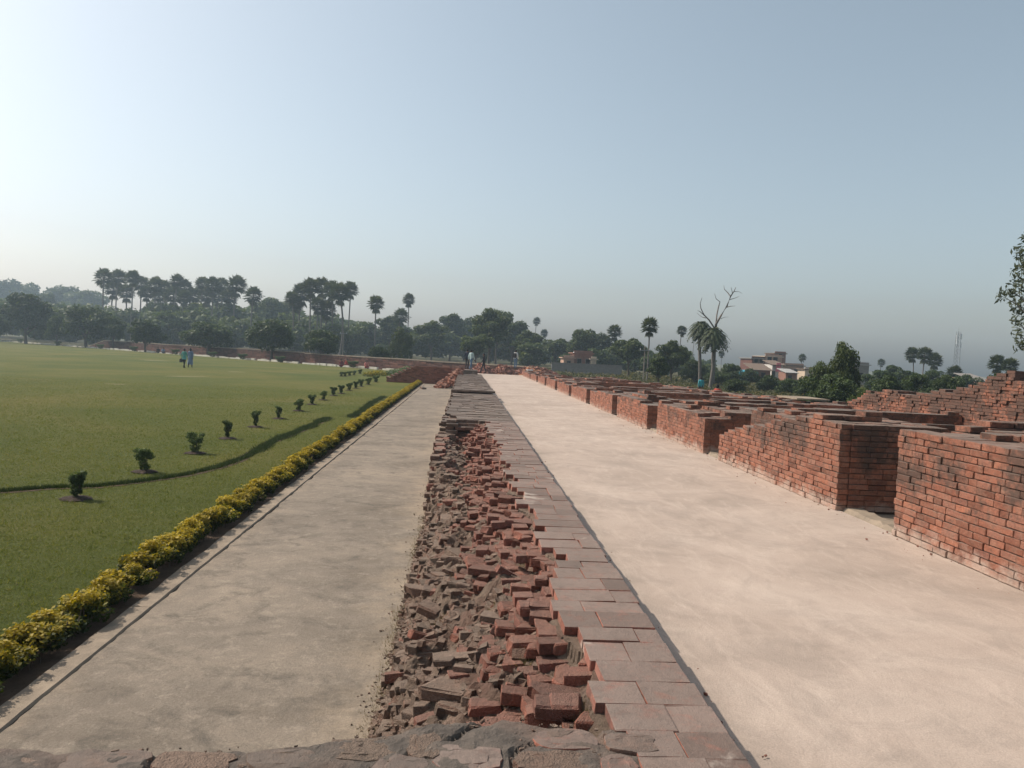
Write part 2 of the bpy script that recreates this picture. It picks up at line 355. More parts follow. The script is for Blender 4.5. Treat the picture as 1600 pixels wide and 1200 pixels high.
# kerb
kt = tag(empty('kerb', (XK, 2, ZP)), 'low cement kerb between the yellow hedge and the left path', 'kerb')
mb = MB(); y = .5; i = 0
while y < YEND - .6:
    L = random.uniform(3.0, 5.0); L = min(L, YEND - .6 - y); n = max(2, int(L / .12))
    yy = np.linspace(y, y + L - .012, n)
    xin = XK - .004 + .018 * (fbm(yy * 3, yy * 0, 21) - .5); xo = XH + .05 * (fbm(yy * 2, yy * 0, 22) - .5); zt = ZP + .018 + .010 * (fbm(yy * 2, yy * 0, 23) - .5)
    rows = [np.stack([xo, yy, np.full(n, ZP - .1)], -1), np.stack([xo, yy, zt - .012], -1), np.stack([xo + .012, yy, zt], -1), np.stack([xin - .014, yy, zt], -1), np.stack([xin, yy, zt - .016], -1), np.stack([xin, yy, np.full(n, ZP - .1)], -1)]
    V = np.concatenate(rows); Fq = [(a*n+j, (a+1)*n+j, (a+1)*n+j+1, a*n+j+1) for a in range(5) for j in range(n-1)]
    link('kerb_stone', mesh_np('kerb_stone', V - np.array([XK, 2, ZP]), [np.array([f[::-1] for f in Fq]), np.array([[0, n, 2*n, 3*n, 4*n, 5*n]]), np.array([[6*n-1, 5*n-1, 4*n-1, 3*n-1, 2*n-1, n-1]])], M['kerb']), kt)
    y += L
# walkway
nx_, ny_ = 24, 200
U, Y = np.meshgrid(np.linspace(XR - .05, XC + .05, nx_), np.linspace(-1, 70, ny_), indexing='ij')
Z = ZW + .016 * (fbm(U * .6, Y * .6, 31) - .5)
I = np.arange(nx_ * ny_).reshape(nx_, ny_)
tag(link('walkway', mesh_np('walkway', np.stack([U, Y, Z], -1).reshape(-1, 3), np.stack([I[:-1, :-1], I[1:, :-1], I[1:, 1:], I[:-1, 1:]], -1).reshape(-1, 4), M['walk'], smooth=True)), kind='structure')
sheet('cell_floor', [(XC + .06, -1), (13, -1), (13, 72), (XC + .06, 72)], ZW - .03, M['path'])
# fill of earth under the walkway so that the ground steps down at the far end
mb = MB(); mb.box(XR - .3, 13.1, -2, 72.5, -1.2, ZW - .06); tag(mb.build('earth_bank', M['soil']), kind='structure')

# ------------------------------------------------------------------ bricks
def brick_shape(rng, L=.30, W=.15, H=.07, broken=False, ch=.0035, jit=.003):
    bm = bmesh.new(); bmesh.ops.create_cube(bm, size=1)
    bmesh.ops.scale(bm, vec=(L, W, H), verts=bm.verts)
    if broken:
        for s in range(rng.choice([1, 2])):
            a = rng.uniform(-.5, .5) + (0 if s == 0 else math.pi); el = rng.uniform(-.45, .45)
            no = Vector((math.cos(a) * math.cos(el), math.sin(a), math.sin(el)))
            g = bmesh.ops.bisect_plane(bm, geom=bm.verts[:] + bm.edges[:] + bm.faces[:], plane_co=no * rng.uniform(.05, .12), plane_no=no, clear_outer=True)
            ed = [e for e in g['geom_cut'] if isinstance(e, bmesh.types.BMEdge)]
            bmesh.ops.holes_fill(bm, edges=bm.edges[:], sides=0)
    if ch:
        bmesh.ops.bevel(bm, geom=bm.edges[:], offset=ch, segments=1, affect='EDGES', profile=.5)
    for v in bm.verts: v.co += Vector((rng.uniform(-jit, jit), rng.uniform(-jit, jit), rng.uniform(-jit, jit) * .6))
    if broken: bmesh.ops.triangulate(bm, faces=[f for f in bm.faces if len(f.verts) > 4])
    bm.normal_update(); bm.verts.index_update()
    V = np.array([v.co[:] for v in bm.verts]); fd = {}
    for f in bm.faces: fd.setdefault(len(f.verts), []).append([v.index for v in f.verts])
    bm.free(); return V, fd
rr = random.Random(5)
WHOLE = [brick_shape(rr) for _ in range(10)]
BROKEN = [brick_shape(rr, broken=True, ch=.010, jit=.009) for _ in range(14)]
BARE = [brick_shape(rr, ch=0, jit=.005) for _ in range(6)]
WORN = [brick_shape(rr, ch=.0065, jit=.0055) for _ in range(6)]
KINDS = {'w': WHOLE, 'b': BROKEN, 'p': BARE, 'e': WORN}
_bm = {}
def brick_mesh(kind, i, mat):
    key = (kind, i, mat)
    if key not in _bm:
        V, fd = KINDS[kind][i]
        _bm[key] = mesh_np('brick', V, [np.array(fd[q]) for q in sorted(fd)], M[mat], np.zeros(sum(len(v) for v in fd.values())))
    return _bm[key]
def rotm(rot):
    return np.array(Matrix.Rotation(rot[2], 3, 'Z') @ Matrix.Rotation(rot[1], 3, 'Y') @ Matrix.Rotation(rot[0], 3, 'X'))
def join_bricks(name, recs, mat, parent, loc):
    """recs: (kind, index, position, rotation, scale, tint)"""
    mb = MB()
    for kd, i, p, rot, sc, t in recs:
        V, fd = KINDS[kd][i]
        Vw = (V * np.array(sc)) @ rotm(rot).T + np.array(p) - np.array(loc)
        base = mb.n; mb.V.append(Vw); mb.n += len(Vw)
        for q, fs in fd.items():
            mb.Fd.setdefault(q, []).append(np.array(fs) + base); mb.T.setdefault(q, []).append(np.full(len(fs), t))
    o = mb.build(name, M[mat], parent); o['kind'] = 'stuff'; return o
def part_bricks(name, recs, mat, parent, loc):
    for kd, i, p, rot, sc, t in recs:
        link(name, brick_mesh(kd, i, rec_mat(mat, t)), parent, np.array(p) - np.array(loc), rot, sc)
def rec_mat(mat, t): return mat

# ------------------------------------------------------------------ the ruined wall that runs away from the camera
WY0, WY1, WYE = 3.2, 18.7, 56.0
def xb(Y):                       # where the flat top breaks off
    Y = np.asarray(Y, float)
    b = .70 + .16 * (vnoise(Y * 1.7, Y * 0, 41) - .5) + .10 * (vnoise(Y * 4.3, Y * 0, 42) - .5)
    b = b - .16 * np.clip((Y - 12) / 6, 0, 1) + .12 * np.exp(-((Y - 6.2) / .7) ** 2)
    return b
def hr(X, Y):                    # height of the rubble
    X = np.asarray(X, float); Y = np.asarray(Y, float)
    u = np.clip((X - XL) / (xb(Y) - XL), 0, 1)
    z = np.interp(u, [0, .05, .14, .3, .6, .85, 1.0], [-.95, -.90, -.70, -.55, -.40, -.25, -.10])
    rim = np.interp(u, [0, .03, .06, .2, .45, .75, 1.0], [-.95, -.5, -.30, -.33, -.48, -.42, -.14])
    w = np.clip((Y - 11.0) / 2.5, 0, 1)
    z = z * (1 - w) + rim * w
    pit = fbm(X * 2.6 + 7, Y * 2.2, 51, 3) - .5
    z = z + .32 * pit * np.clip(u * 5, 0, 1) * np.clip((1 - u) * 4, .15, 1) + .10 * (fbm(X * 7, Y * 7, 52, 3) - .5) * np.clip(u * 8, 0, 1)
    z = z - .22 * np.exp(-(((X + .18) / .16) ** 2 + ((Y - 5.55) / .28) ** 2)) - .2 * np.exp(-(((X - .25) / .2) ** 2 + ((Y - 17.9) / .7) ** 2))
    return np.clip(z, -.96, -.05)
PITS = []
rp = random.Random(3)
for _ in range(110):
    yy = 3.5 + 15 * rp.random() ** 1.3; PITS.append((XL + .1 + rp.random() * (float(xb(yy)) - .2 - XL - .1), yy, rp.uniform(.035, .075), rp.uniform(.06, .16)))
wloc = (.4, 3.5, ZP)
wall = tag(empty('brick_ruin', wloc), 'long ruined brick wall with crumbled rubble side and flat brick top, between the two paths', 'wall')
# earth core
nX, nY = 96, 780
gX = np.concatenate([np.linspace(XL - .02, .85, nX - 2), [XR - .03, XR - .02]]); gY = np.linspace(WY0, WY1 + .25, nY)
GX, GY = np.meshgrid(gX, gY, indexing='ij')
GZ = hr(GX, GY) + .012 + .035 * (fbm(GX * 22, GY * 22, 53, 3) - .5) + .03 * np.abs(vnoise(GX * 13, GY * 13, 54) - .5)
GZ = GZ + .008 + .05 * (fbm(GX * 9, GY * 9, 57, 4) - .5)
for px_, py_, pr_, pd_ in PITS: GZ = GZ - pd_ * np.exp(-(((GX - px_) / pr_) ** 2 + ((GY - py_) / pr_) ** 2) ** 2)
flat = GX > xb(GY) - .02
GZ = np.where(flat, -.055, np.minimum(GZ, -.06))
GXj = GX + .012 * (vnoise(GX * 30, GY * 30, 55) - .5); GXj[0] = XL - .03 + .05 * (fbm(GY[0] * 6, GY[0] * 0, 56) - .5)
GZ[0] = -1.0; GZ[-1] = -1.0
I = np.arange(nX * nY).reshape(nX, nY)
V = np.stack([GXj, GY, GZ], -1).reshape(-1, 3) - np.array(wloc)
link('earth_core', mesh_np('earth_core', V, np.stack([I[:-1, :-1], I[1:, :-1], I[1:, 1:], I[:-1, 1:]], -1).reshape(-1, 4), M['mud']), wall)
# flat bricks on top
rt = random.Random(23)
top = []
y = 1.2
while y < WY1 + .1:
    d = rt.uniform(.21, .29); x = (float(xb(y)) + rt.uniform(-.08, .05) if y > 3.25 else .79); w0 = XR + rt.uniform(-.012, .012)
    while x < w0 - .06:
        L = rt.uniform(.20, .40)
        if w0 - x - L < .14: L = w0 - x
        if not (rt.random() < .08 and x + L < 1.0):
            zz = -.036 + rt.uniform(-.006, .006)
            top.append(('w', rt.randrange(10), (x + L / 2, y + d / 2, zz), (rt.uniform(-.012, .012), rt.uniform(-.012, .012), rt.uniform(-.025, .025)), ((L - .004) / .30, (d - .005) / .15, 1.0), rt.random()))
        x += L
    y += d
mb = MB(); mb.box(.77, XR - .02, 1.0, WY0 + .1, -1.0, -.058); mb.build('near_core', M['mortar'], wall, -np.array(wloc))
part_bricks('top_brick', top, 'brick_top', wall, wloc)
# courses stepping down under it (red broken ends)
step = []
for kz in range(1, 7):
    y = WY0 + .35
    while y < WY1:
        d = rt.uniform(.10, .17); off = .05 + kz * .075 + .30 * (fbm(y * 1.6, kz * .9, 61, 3) - .45)
        xe = float(xb(y)) - off
        for q in range(rt.choice([1, 1, 2])):
            L = rt.uniform(.12, .24); x = xe - q * rt.uniform(.06, .14)
            if x > XL + .22 and rt.random() < .82:
                kd = 'b' if rt.random() < .5 else 'w'
                step.append((kd, rt.randrange(14 if kd == 'b' else 10), (x + L / 2, y + d / 2, -.036 - kz * .073 + rt.uniform(-.01, .012)),
                             (rt.uniform(-.09, .09), rt.uniform(-.09, .09), rt.uniform(-.22, .22) + rt.choice([0, 0, 3.14])), (L / .30 * (1.25 if kd == 'b' else 1), d / .15, rt.uniform(.9, 1.08)), rt.random()))
        y += d * rt.uniform(.95, 1.3)
# broken bricks lying in the rubble
rub = []
y = WY0 + .3
while y < WY1 + .1:
    x = XL + .07
    while x < float(xb(y)) - .16:
        X = x + rt.uniform(-.06, .06); Y = y + rt.uniform(-.07, .07)
        if rt.random() < .95 and not any((X - a_) ** 2 + (Y - b_) ** 2 < (c_ + .03) ** 2 for a_, b_, c_, d_ in PITS):
            s = rt.uniform(.34, .80) if rt.random() < .86 else rt.uniform(.9, 1.25)
            kd = 'b' if rt.random() < .68 else 'w'
            if kd == 'w': s *= .75
            yaw = rt.gauss(0, .2) + rt.choice([0, 0, 1.57, 3.14]); zq = float(hr(X, Y)); crs = rt.random() < .6; zq = (round((zq - .02) / .073) * .073 + .022) if crs else zq; tl = .07 if crs else .2
            rub.append((kd, rt.randrange(14 if kd == 'b' else 10), (X, Y, zq + rt.uniform(-.02, .035)), (rt.gauss(0, tl), rt.gauss(0, tl), yaw), (s, s * rt.uniform(.8, 1.25), rt.uniform(.85, 1.35) * max(s, .7)), rt.random()))
        x += rt.uniform(.09, .145)
    y += rt.uniform(.095, .13)
# bricks still in place on the left face, farther on
for kz in range(11):
    y = 11.3
    while y < 19:
        d = rt.uniform(.18, .3); zc = ZP + .04 + kz * .075
        lim = -.25 + .45 * (fbm(y * .8, 0, 71, 2) - .5) - .8 * np.clip((13.2 - y) / 1.9, 0, 1)
        if zc < lim and rt.random() < .9:
            rub.append(('w', rt.randrange(10), (XL + .05 + rt.uniform(-.04, .03), y + d / 2, zc), (0, 0, 1.57 + rt.gauss(0, .03)), (d / .3, rt.uniform(.9, 1.5), 1), rt.random()))
        y += d
allb = [('r', b) for b in step] + [('m', b) for b in rub]
def redness(b): return (b[2][0] + .1 * math.sin(b[2][1] * 3)) > (.30 - .02 * b[2][1] + .12 * math.sin(b[2][1] * 1.3)) or b[5] > .86
allb.sort(key=lambda a: a[1][2][1] - .6 * a[1][4][0])
for a, b in allb[:300]: part_bricks('brick', [b], 'brick_red' if (redness(b) or (a == 'r' and b[5] > .3)) else 'brick_mud', wall, wloc)
join_bricks('far_red_bricks', [b for a, b in allb[300:] if redness(b) or (a == 'r' and b[5] > .3)], 'brick_red', wall, wloc)
join_bricks('far_dusty_bricks', [b for a, b in allb[300:] if not (redness(b) or (a == 'r' and b[5] > .3))], 'brick_mud', wall, wloc)
# chips and crumbs
def chips(name, n, fx, mat, parent, loc, smin, smax, seed):
    g = np.random.default_rng(seed)
    base = np.array([(-1,-1,-1),(1,-1,-1),(1,1,-1),(-1,1,-1),(-1,-1,1),(1,-1,1),(1,1,1),(-1,1,1)]) * .5
    V = base[None] * (1 + .7 * (g.random((n, 8, 3)) - .5)); s = smin + (smax - smin) * g.random(n) ** 2.2
    V = V * (s[:, None] * np.stack([.7 + .8 * g.random(n), .6 + .6 * g.random(n), .4 + .6 * g.random(n)], -1))[:, None, :]
    a = g.random(n) * 6.283; b = (g.random(n) - .5) * 1.2
    ca, sa, cb, sb = np.cos(a), np.sin(a), np.cos(b), np.sin(b)
    x, y_, z = V[..., 0], V[..., 1], V[..., 2]
    y2 = y_ * cb[:, None] - z * sb[:, None]; z2 = y_ * sb[:, None] + z * cb[:, None]
    V = np.stack([x * ca[:, None] - y2 * sa[:, None], x * sa[:, None] + y2 * ca[:, None], z2], -1)
    P = fx(g, n); V = V + P[:, None, :] - np.array(loc)
    Fq = (np.array(BOXF)[None] + (np.arange(n) * 8)[:, None, None]).reshape(-1, 4)
    o = link(name, mesh_np(name, V.reshape(-1, 3), Fq, M[mat], np.repeat(g.random(n), 6)), parent); o['kind'] = 'stuff'; return o
def fx(g, n):
    Y = WY0 + .2 + (WY1 - WY0 - .1) * g.random(n) ** 1.5; X = XL + (xb(Y) - .1 - XL) * g.random(n)
    return np.stack([X, Y, hr(X, Y) + .006], -1)
chips('rubble_chips', 7000, fx, 'brick_mud', wall, wloc, .012, .085, 3)
def fx(g, n):
    Y = WY0 + .3 + 15 * g.random(n) ** 1.5; X = XL - .05 + .14 * g.random(n)
    return np.stack([X, Y, hr(X, Y) + .004], -1)
chips('base_crumbs', 3500, fx, 'brick_mud', wall, wloc, .010, .05, 4)
def fx(g, n):
    Y = WY0 + .3 + 15 * g.random(n) ** 1.5; X = XL - .04 - .18 * g.random(n) ** 3.5
    return np.stack([X, Y, np.full(n, ZP + .012)], -1)
chips('path_crumbs', 900, fx, 'brick_mud', wall, wloc, .004, .016, 5)
# the far stretch with its whole top
fl = []
y = WY1
while y < WYE:
    d = rt.uniform(.26, .36); up = .0 if y < 30.6 else (.10 if y < 33 else .02)
    if 30.2 < y < 30.6: up = .13
    x = XL + .02 + (.22 * max(0, fbm(y * .9, 3., 81, 2) - .35) if y < 30 else 0) + rt.uniform(-.05, .06) + (.35 * max(0, (20.5 - y) / 1.8) if y < 20.5 else 0)
    while x < XR - .05:
        L = rt.uniform(.25, .45)
        if XR - x - L < .15: L = XR - x
        if rt.random() < .97:
            fl.append(('p', rt.randrange(6), (x + L / 2, y + d / 2, -.036 + up + rt.uniform(-.012, .012)), (0, 0, rt.uniform(-.02, .02)), ((L - .008) / .3, (d - .01) / .15, 1), rt.random()))
        x += L
    for kz in range(1, 12):          # left face below
        if rt.random() < .85:
            fl.append(('p', rt.randrange(6), (XL + .10 + rt.uniform(-.05, .06) + .04 * vnoise(y, kz * .7, 82), y + d / 2, -.036 - kz * .075 + up), (0, 0, rt.uniform(-.05, .05)), (.8, (d - .01) / .15, 1), rt.random()))
    y += d
for kz in range(0, 10):              # its broken near end
    x = XL + .1
    while x < .62:
        L = rt.uniform(.16, .3)
        ysh = WY1 - .1 - kz * .035 - .5 * fbm(x * 2.2, kz * .5, 83, 2) + .25
        fl.append(('p', rt.randrange(6), (x + L / 2, ysh, -.036 - kz * .075), (0, 0, rt.uniform(-.15, .15)), (L / .3, rt.uniform(1.5, 3.5), 1), rt.random())); x += L
join_bricks('far_top_bricks', fl, 'brick_grey', wall, wloc)
mb = MB(); mb.box(XL + .12, XR - .03, WY1 + .2, WYE, -1.0, -.06); mb.build('far_core', M['mortar'], wall, -np.array(wloc))
# stub of the wall that crosses the left path at its end
sloc = (-3.6, YEND, ZP)
stub = tag(empty('brick_stub', sloc), 'dark red brick wall crossing the far end of the left path', 'wall')
recs = []
def stub_top(x): return .32 - .95 * np.clip((-3.9 - x) / 1.9, 0, 1)
for kz in range(17):
    z = ZP + .04 + kz * .075; x = -5.9
    while x < -1.0:
        L = rt.uniform(.22, .34)
        if z < stub_top(x) - .02: recs.append(('p', rt.randrange(6), (x + L / 2, YEND + .07 - rt.uniform(0, .02), z), (0, 0, 0), ((L - .01) / .3, 1, .98), rt.random()))
        x += L
for x in np.arange(-5.8, -1.0, .3):
    for y in np.arange(.2, 1.6, .3):
        recs.append(('p', rt.randrange(6), (x, YEND + y, float(stub_top(x)) - .02 + rt.uniform(-.02, .03)), (0, .25 if x < -3.9 else 0, 0), (1, 1.9, 1), rt.random()))
join_bricks('bricks', recs, 'brick_plain', stub, sloc)
mb = MB()
for x in np.arange(-5.8, -1.0, .2): mb.box(x, x + .2, YEND + .05, YEND + 1.6, ZP - .1, float(stub_top(x)) - .05)
mb.build('core', M['mortar'], stub, -np.array(sloc))
def fx(g, n):
    X = -1.9 + 1.7 * g.random(n); Y = YEND - 6.5 + 7.5 * g.random(n)
    return np.stack([X, Y, ZP + (1.2 * np.clip((X + 1.9) / 1.6, 0, 1)) * np.clip((Y - YEND + 6.8) / 2, .0, 1) + .03 * g.random(n)], -1)
hp = tag(empty('rubble_slope', (-1.2, YEND - 3, ZP)), 'slope of loose red broken bricks at the foot of the far wall end', 'rubble')
chips('loose_bricks', 900, fx, 'brick_plain', hp, (-1.2, YEND - 3, ZP), .10, .32, 9)
# two loose stones on the path near its end
for px, py, s in ((667, 599, .28), (662, 608, .25)):
    p = at(px, py, ZP)
    o = tag(link('loose_brick', brick_mesh('b', 3, 'brick_grey'), None, (p[0], p[1], ZP + .07), (.2, .1, .6), (s * 6, s * 9, s * 7)),
            'dark loose brick lying on the far end of the left path, ' + ('farther of two' if py == 599 else 'nearer of two'), 'brick', 'loose bricks on the path')

# ------------------------------------------------------------------ worn cross wall under the camera
cloc = (-.8, 2.6, ZP)
cw = tag(empty('worn_masonry', cloc), 'worn flat brick wall top crossing the bottom of the view, grey and cracked', 'wall')
EX = [-3.4, -1.83, -.95, -.58, -.27, .0, .19, .45, .78]; EY = [3.10, 3.16, 3.17, 3.19, 3.32, 3.40, 3.44, 3.40, 3.34]
def yedge(x): return np.interp(x, EX, EY)
nX, nY = 300, 110
GX, GT = np.meshgrid(np.linspace(-3.4, .80, nX), np.linspace(0, 1, nY), indexing='ij')
GY = 1.2 + GT * (yedge(GX) + .13 * (fbm(GX * 4, GX * 0, 91, 5) - .5) - 1.2)
GZ = -.009 + .022 * (fbm(GX * 4, GY * 4, 92) - .5) + .022 * (fbm(GX * 14, GY * 14, 93) - .5) - .03 * np.clip(1 - np.abs(fbm(GX * 2.3, GY * 2.3, 94, 3) - .5) * 28, 0, 1) - .03 * np.clip((-.6 - GX), 0, 1)
GZ[:, -1] = -1.0; GZ[:, -2] -= .03
I = np.arange(nX * nY).reshape(nX, nY)
link('mortar_bed', mesh_np('mortar_bed', np.stack([GX, GY, GZ], -1).reshape(-1, 3) - np.array(cloc), np.stack([I[:-1, :-1], I[1:, :-1], I[1:, 1:], I[:-1, 1:]], -1).reshape(-1, 4), M['brick_grey_bed'] if 'brick_grey_bed' in M else M['mud']), cw)
rc = random.Random(77)
def slab(x0, x1, y0, y1, zt, mat, seed):
    """worn brick: rounded irregular outline, domed top"""
    g = random.Random(seed); n = 18; ring = []
    cx, cy = (x0 + x1) / 2, (y0 + y1) / 2; hx, hy = (x1 - x0) / 2, (y1 - y0) / 2; e = g.uniform(3, 7)
    for i in range(n):
        a = i * 2 * math.pi / n; c, s = math.cos(a), math.sin(a)
        r = 1 / ((abs(c) ** e + abs(s) ** e) ** (1 / e)) * g.uniform(.84, 1.04); ring.append((cx + hx * c * r, cy + hy * s * r))
    V = []; Fc = []
    for kk, (sc, z) in enumerate([(1.0, zt - .06), (1.0, zt - .006), (.985, zt - .002), (.6, zt)]):
        for x, y in ring: V.append((cx + (x - cx) * sc, cy + (y - cy) * sc, z + (g.uniform(-.0035, .0035) if kk > 0 else 0)))
    for kk in range(3):
        for i in range(n): Fc.append((kk*n+i, kk*n+(i+1) % n, (kk+1)*n+(i+1) % n, (kk+1)*n+i))
    me = mesh_np('worn_brick', np.array(V) - np.array(cloc), [np.array(Fc), np.array([[3*n+i for i in range(n)]])], M[mat], np.full(len(Fc) + 1, g.random()))
    link('worn_brick', me, cw)
yb = 0
for row in range(6):
    x = -3.3 + rc.uniform(0, .3)
    while x < .72:
        L = rc.uniform(.15, .36); d = rc.uniform(.15, .22)
        y1 = float(yedge(x + L / 2)) - .05 - row * .215 + rc.uniform(-.05, .03)
        if rc.random() < .78:
            t = rc.random()
            slab(x, x + L - rc.uniform(.008, .03), y1 - d + rc.uniform(0, .02), y1, rc.uniform(-.008, .006) - .03 * np.clip(-.6 - x, 0, 1), 'brick_top' if t > .62 else ('brick_mud' if t > .3 else 'brick_grey'), rc.random())
        x += L
def fx(g, n):
    X = -3 + 3.7 * g.random(n); Y = yedge(X) - .9 * g.random(n)
    return np.stack([X, Y, -.015 - .03 * np.clip(-.6 - X, 0, 1)], -1)
chips('crumbs', 1100, fx, 'brick_mud', cw, cloc, .005, .022, 14)

# ------------------------------------------------------------------ walls of the cells on the right
def wall_block(name, label, x0, x1, y0, y1, top, parts=0, mat='brick_far', seed=0, faces='LN', zb=ZW, rough=.012, extra=.05, kd='p', step=.28):
    g = random.Random(seed); loc = ((x0 + x1) / 2, (y0 + y1) / 2, zb)
    t = tag(empty(name, loc), label, 'wall'); C = .075
    def T(x, y): return zb + round((top(x, y) - zb) / C) * C
    fb, tb = [], []
    nz = int(2.6 / C)
    for kz in range(nz):
        zc = zb + kz * C + C / 2
        if 'L' in faces:
            y = y0 - (g.uniform(0, .14))
            while y < y1 - .02:
                L = g.choice([.13, .21, .24, .25, .27]) * g.uniform(.9, 1.1); a, b = max(y, y0), min(y + L, y1)
                if b - a > .05 and zc < T(x0, (a + b) / 2) - .01:
                    fb.append((kd, g.randrange(6), (x0 + .07 - g.uniform(0, rough), (a + b) / 2, zc), (g.uniform(-.01, .01), g.uniform(-.012, .012), 1.5708 + g.uniform(-.012, .012)), ((b - a - .006) / .3, 1, (C - .006) / .07), g.random()))
                y += L
        if 'N' in faces:
            x = x0 + .145 if 'L' in faces else x0
            if kz % 2: x += .0
            while x < x1 - .02:
                L = g.choice([.14, .22, .25, .27]) * g.uniform(.9, 1.1); b = min(x + L, x1)
                if b - x > .05 and zc < T((x + b) / 2, y0) - .01:
                    fb.append((kd, g.randrange(6), ((x + b) / 2, y0 + .075 - g.uniform(0, rough), zc), (g.uniform(-.01, .01), 0, g.uniform(-.012, .012)), ((b - x - .006) / .3, 1, (C - .006) / .07), g.random()))
                x += L
    mb = MB()
    nxs = max(1, int(round((x1 - x0 - .06) / step))); nys = max(1, int(round((y1 - y0 - .06) / step)))
    xs = np.linspace(x0 + .03, x1, nxs + 1); ys = np.linspace(y0 + .03, y1, nys + 1)
    for i in range(nxs):
        for j in range(nys):
            cx, cy = (xs[i] + xs[i+1]) / 2, (ys[j] + ys[j+1]) / 2; zt = T(cx, cy)
            mb.box(xs[i], xs[i+1], ys[j], ys[j+1], zb - .1, zt - .085)
            sx, sy = (xs[i+1] - xs[i]), (ys[j+1] - ys[j])
            lo = zt
            if i > 0: lo = min(lo, T(cx - sx, cy))
            if j > 0: lo = min(lo, T(cx, cy - sy))
            for zq in np.arange(zt - C, lo - .01, -C):
                tb.append((kd, g.randrange(6), (cx + g.uniform(-.012, .004), cy + g.uniform(-.012, .004), zq - C / 2), (0, 0, g.uniform(-.03, .03)), ((sx + .014) / .3, (sy + .014) / .15, 1.05), g.random()))
            lay = 1 + (1 if g.random() < extra else 0)
            for q in range(lay):
                if g.random() < .94 or q == 0:
                    ox = -.028 if i == 0 else 0; oy = -.028 if j == 0 else 0
                    sc = (sx - .008 - ox) / .3, (sy - .008 - oy) / .15
                    tb.append((kd, g.randrange(6), (cx + ox / 2 + g.uniform(-.01, .01), cy + oy / 2 + g.uniform(-.01, .01), zt - C / 2 + q * C + g.uniform(-.008, .006)), (g.uniform(-.02, .02), g.uniform(-.02, .02), g.uniform(-.03, .03) * (1 + 4 * q)), (sc[0] * (1 if q == 0 else g.uniform(.55, 1)), sc[1] * (1 if q == 0 else g.uniform(.6, 1)), 1), g.random()))
    if parts:
        fb.sort(key=lambda b: (b[2][0] - 0) ** 2 * 0 + abs(b[2][1] - parts[1]))
        sel = [b for b in fb if parts[0] <= b[2][1] <= parts[2]][:290]
        ids = set(id(b) for b in sel); rest = [b for b in fb if id(b) not in ids]
        part_bricks('brick', sel, mat, t, loc)
        ts = [b for b in tb if parts[0] <= b[2][1] <= parts[2]]; part_bricks('top_brick', ts, mat, t, loc)
        i2 = set(id(b) for b in ts); rest += [b for b in tb if id(b) not in i2]
    else: rest = fb + tb
    if rest: join_bricks('bricks', rest, mat, t, loc)
    mb.build('core', M['mortar'], t, -np.array(loc))
    return t
for sh in ([WHOLE[i] for i in range(6)],): pass
def tA(x, y): return .96 + (.09 if x > XC + .45 + .25 * vnoise(y * 2, 0, 5) else 0) + (.09 if x > XC + .9 and vnoise(y * 1.7, 3, 6) > .4 else 0) - (.08 if y > 8.35 and x > XC + .2 and vnoise(x * 3, y * 3, 4) > .55 else 0)
wall_block('brick_pier', 'nearest red brick cell wall at the right edge, blotched black with lichen', XC, 7.3, 4.2, 8.8, tA, parts=(6.6, 8.8, 9), mat='brick_pier', seed=1, kd='e', rough=.022)
def tB(x, y):
    z = np.interp(y, [10.2, 11.0, 11.6, 12.2, 13.2, 14.3, 15.2], [.88, .93, .90, .80, .57, .40, .20])
    if x > XC + .35: z = max(z, .72 + .1 * vnoise(x * 2, y * 2, 8)) if x > XC + .6 or y < 12 else z
    return z + .07 * (vnoise(x * 3, y * 3.1, 9) - .5)
wall_block('brick_pier', 'red brick cell wall with its top stepping down, beyond the dark doorway', XC, 6.7, 10.2, 15.15, tB, parts=(10, 10, 16), mat='brick_pier', seed=2, kd='e', rough=.022)
def tC(x, y): return .46 + (.12 if x > XC + .5 and vnoise(y * 2, x, 12) > .35 else 0) + .16 * (vnoise(y * 2.3, x * 2, 13) - .5) * .6 + .02 * (y - 16)
wall_block('brick_pier', 'third red brick cell wall along the walkway, blackened streak on its face', XC, 6.7, 16.15, 20.2, tC, parts=(16, 16, 20.3), mat='brick_pier', seed=3, kd='p')
ends = [(21.3, 25.6), (26.5, 31.2), (32.2, 36.8), (37.7, 42.5), (43.5, 48.2), (49.2, 54), (55, 60), (61, 68)]
ords = ['fourth', 'fifth', 'sixth', 'seventh', 'eighth', 'ninth', 'tenth', 'farthest']
for q, (a, b) in enumerate(ends):
    zt = [.40, .36, .30, .26, .22, .2, .16, .12][q]
    wall_block('brick_pier', f'low red brick cell wall along the walkway, {ords[q]} from the camera', XC, 6.7, a, b,
               (lambda x, y, zt=zt, q=q: zt + .12 * (vnoise(y * .7 + q * 9, x * .8, 14) - .5) + (.08 if x > XC + .5 and vnoise(y * .5, x, 15) > .55 else 0)), mat='brick_far', seed=10 + q, step=.36)
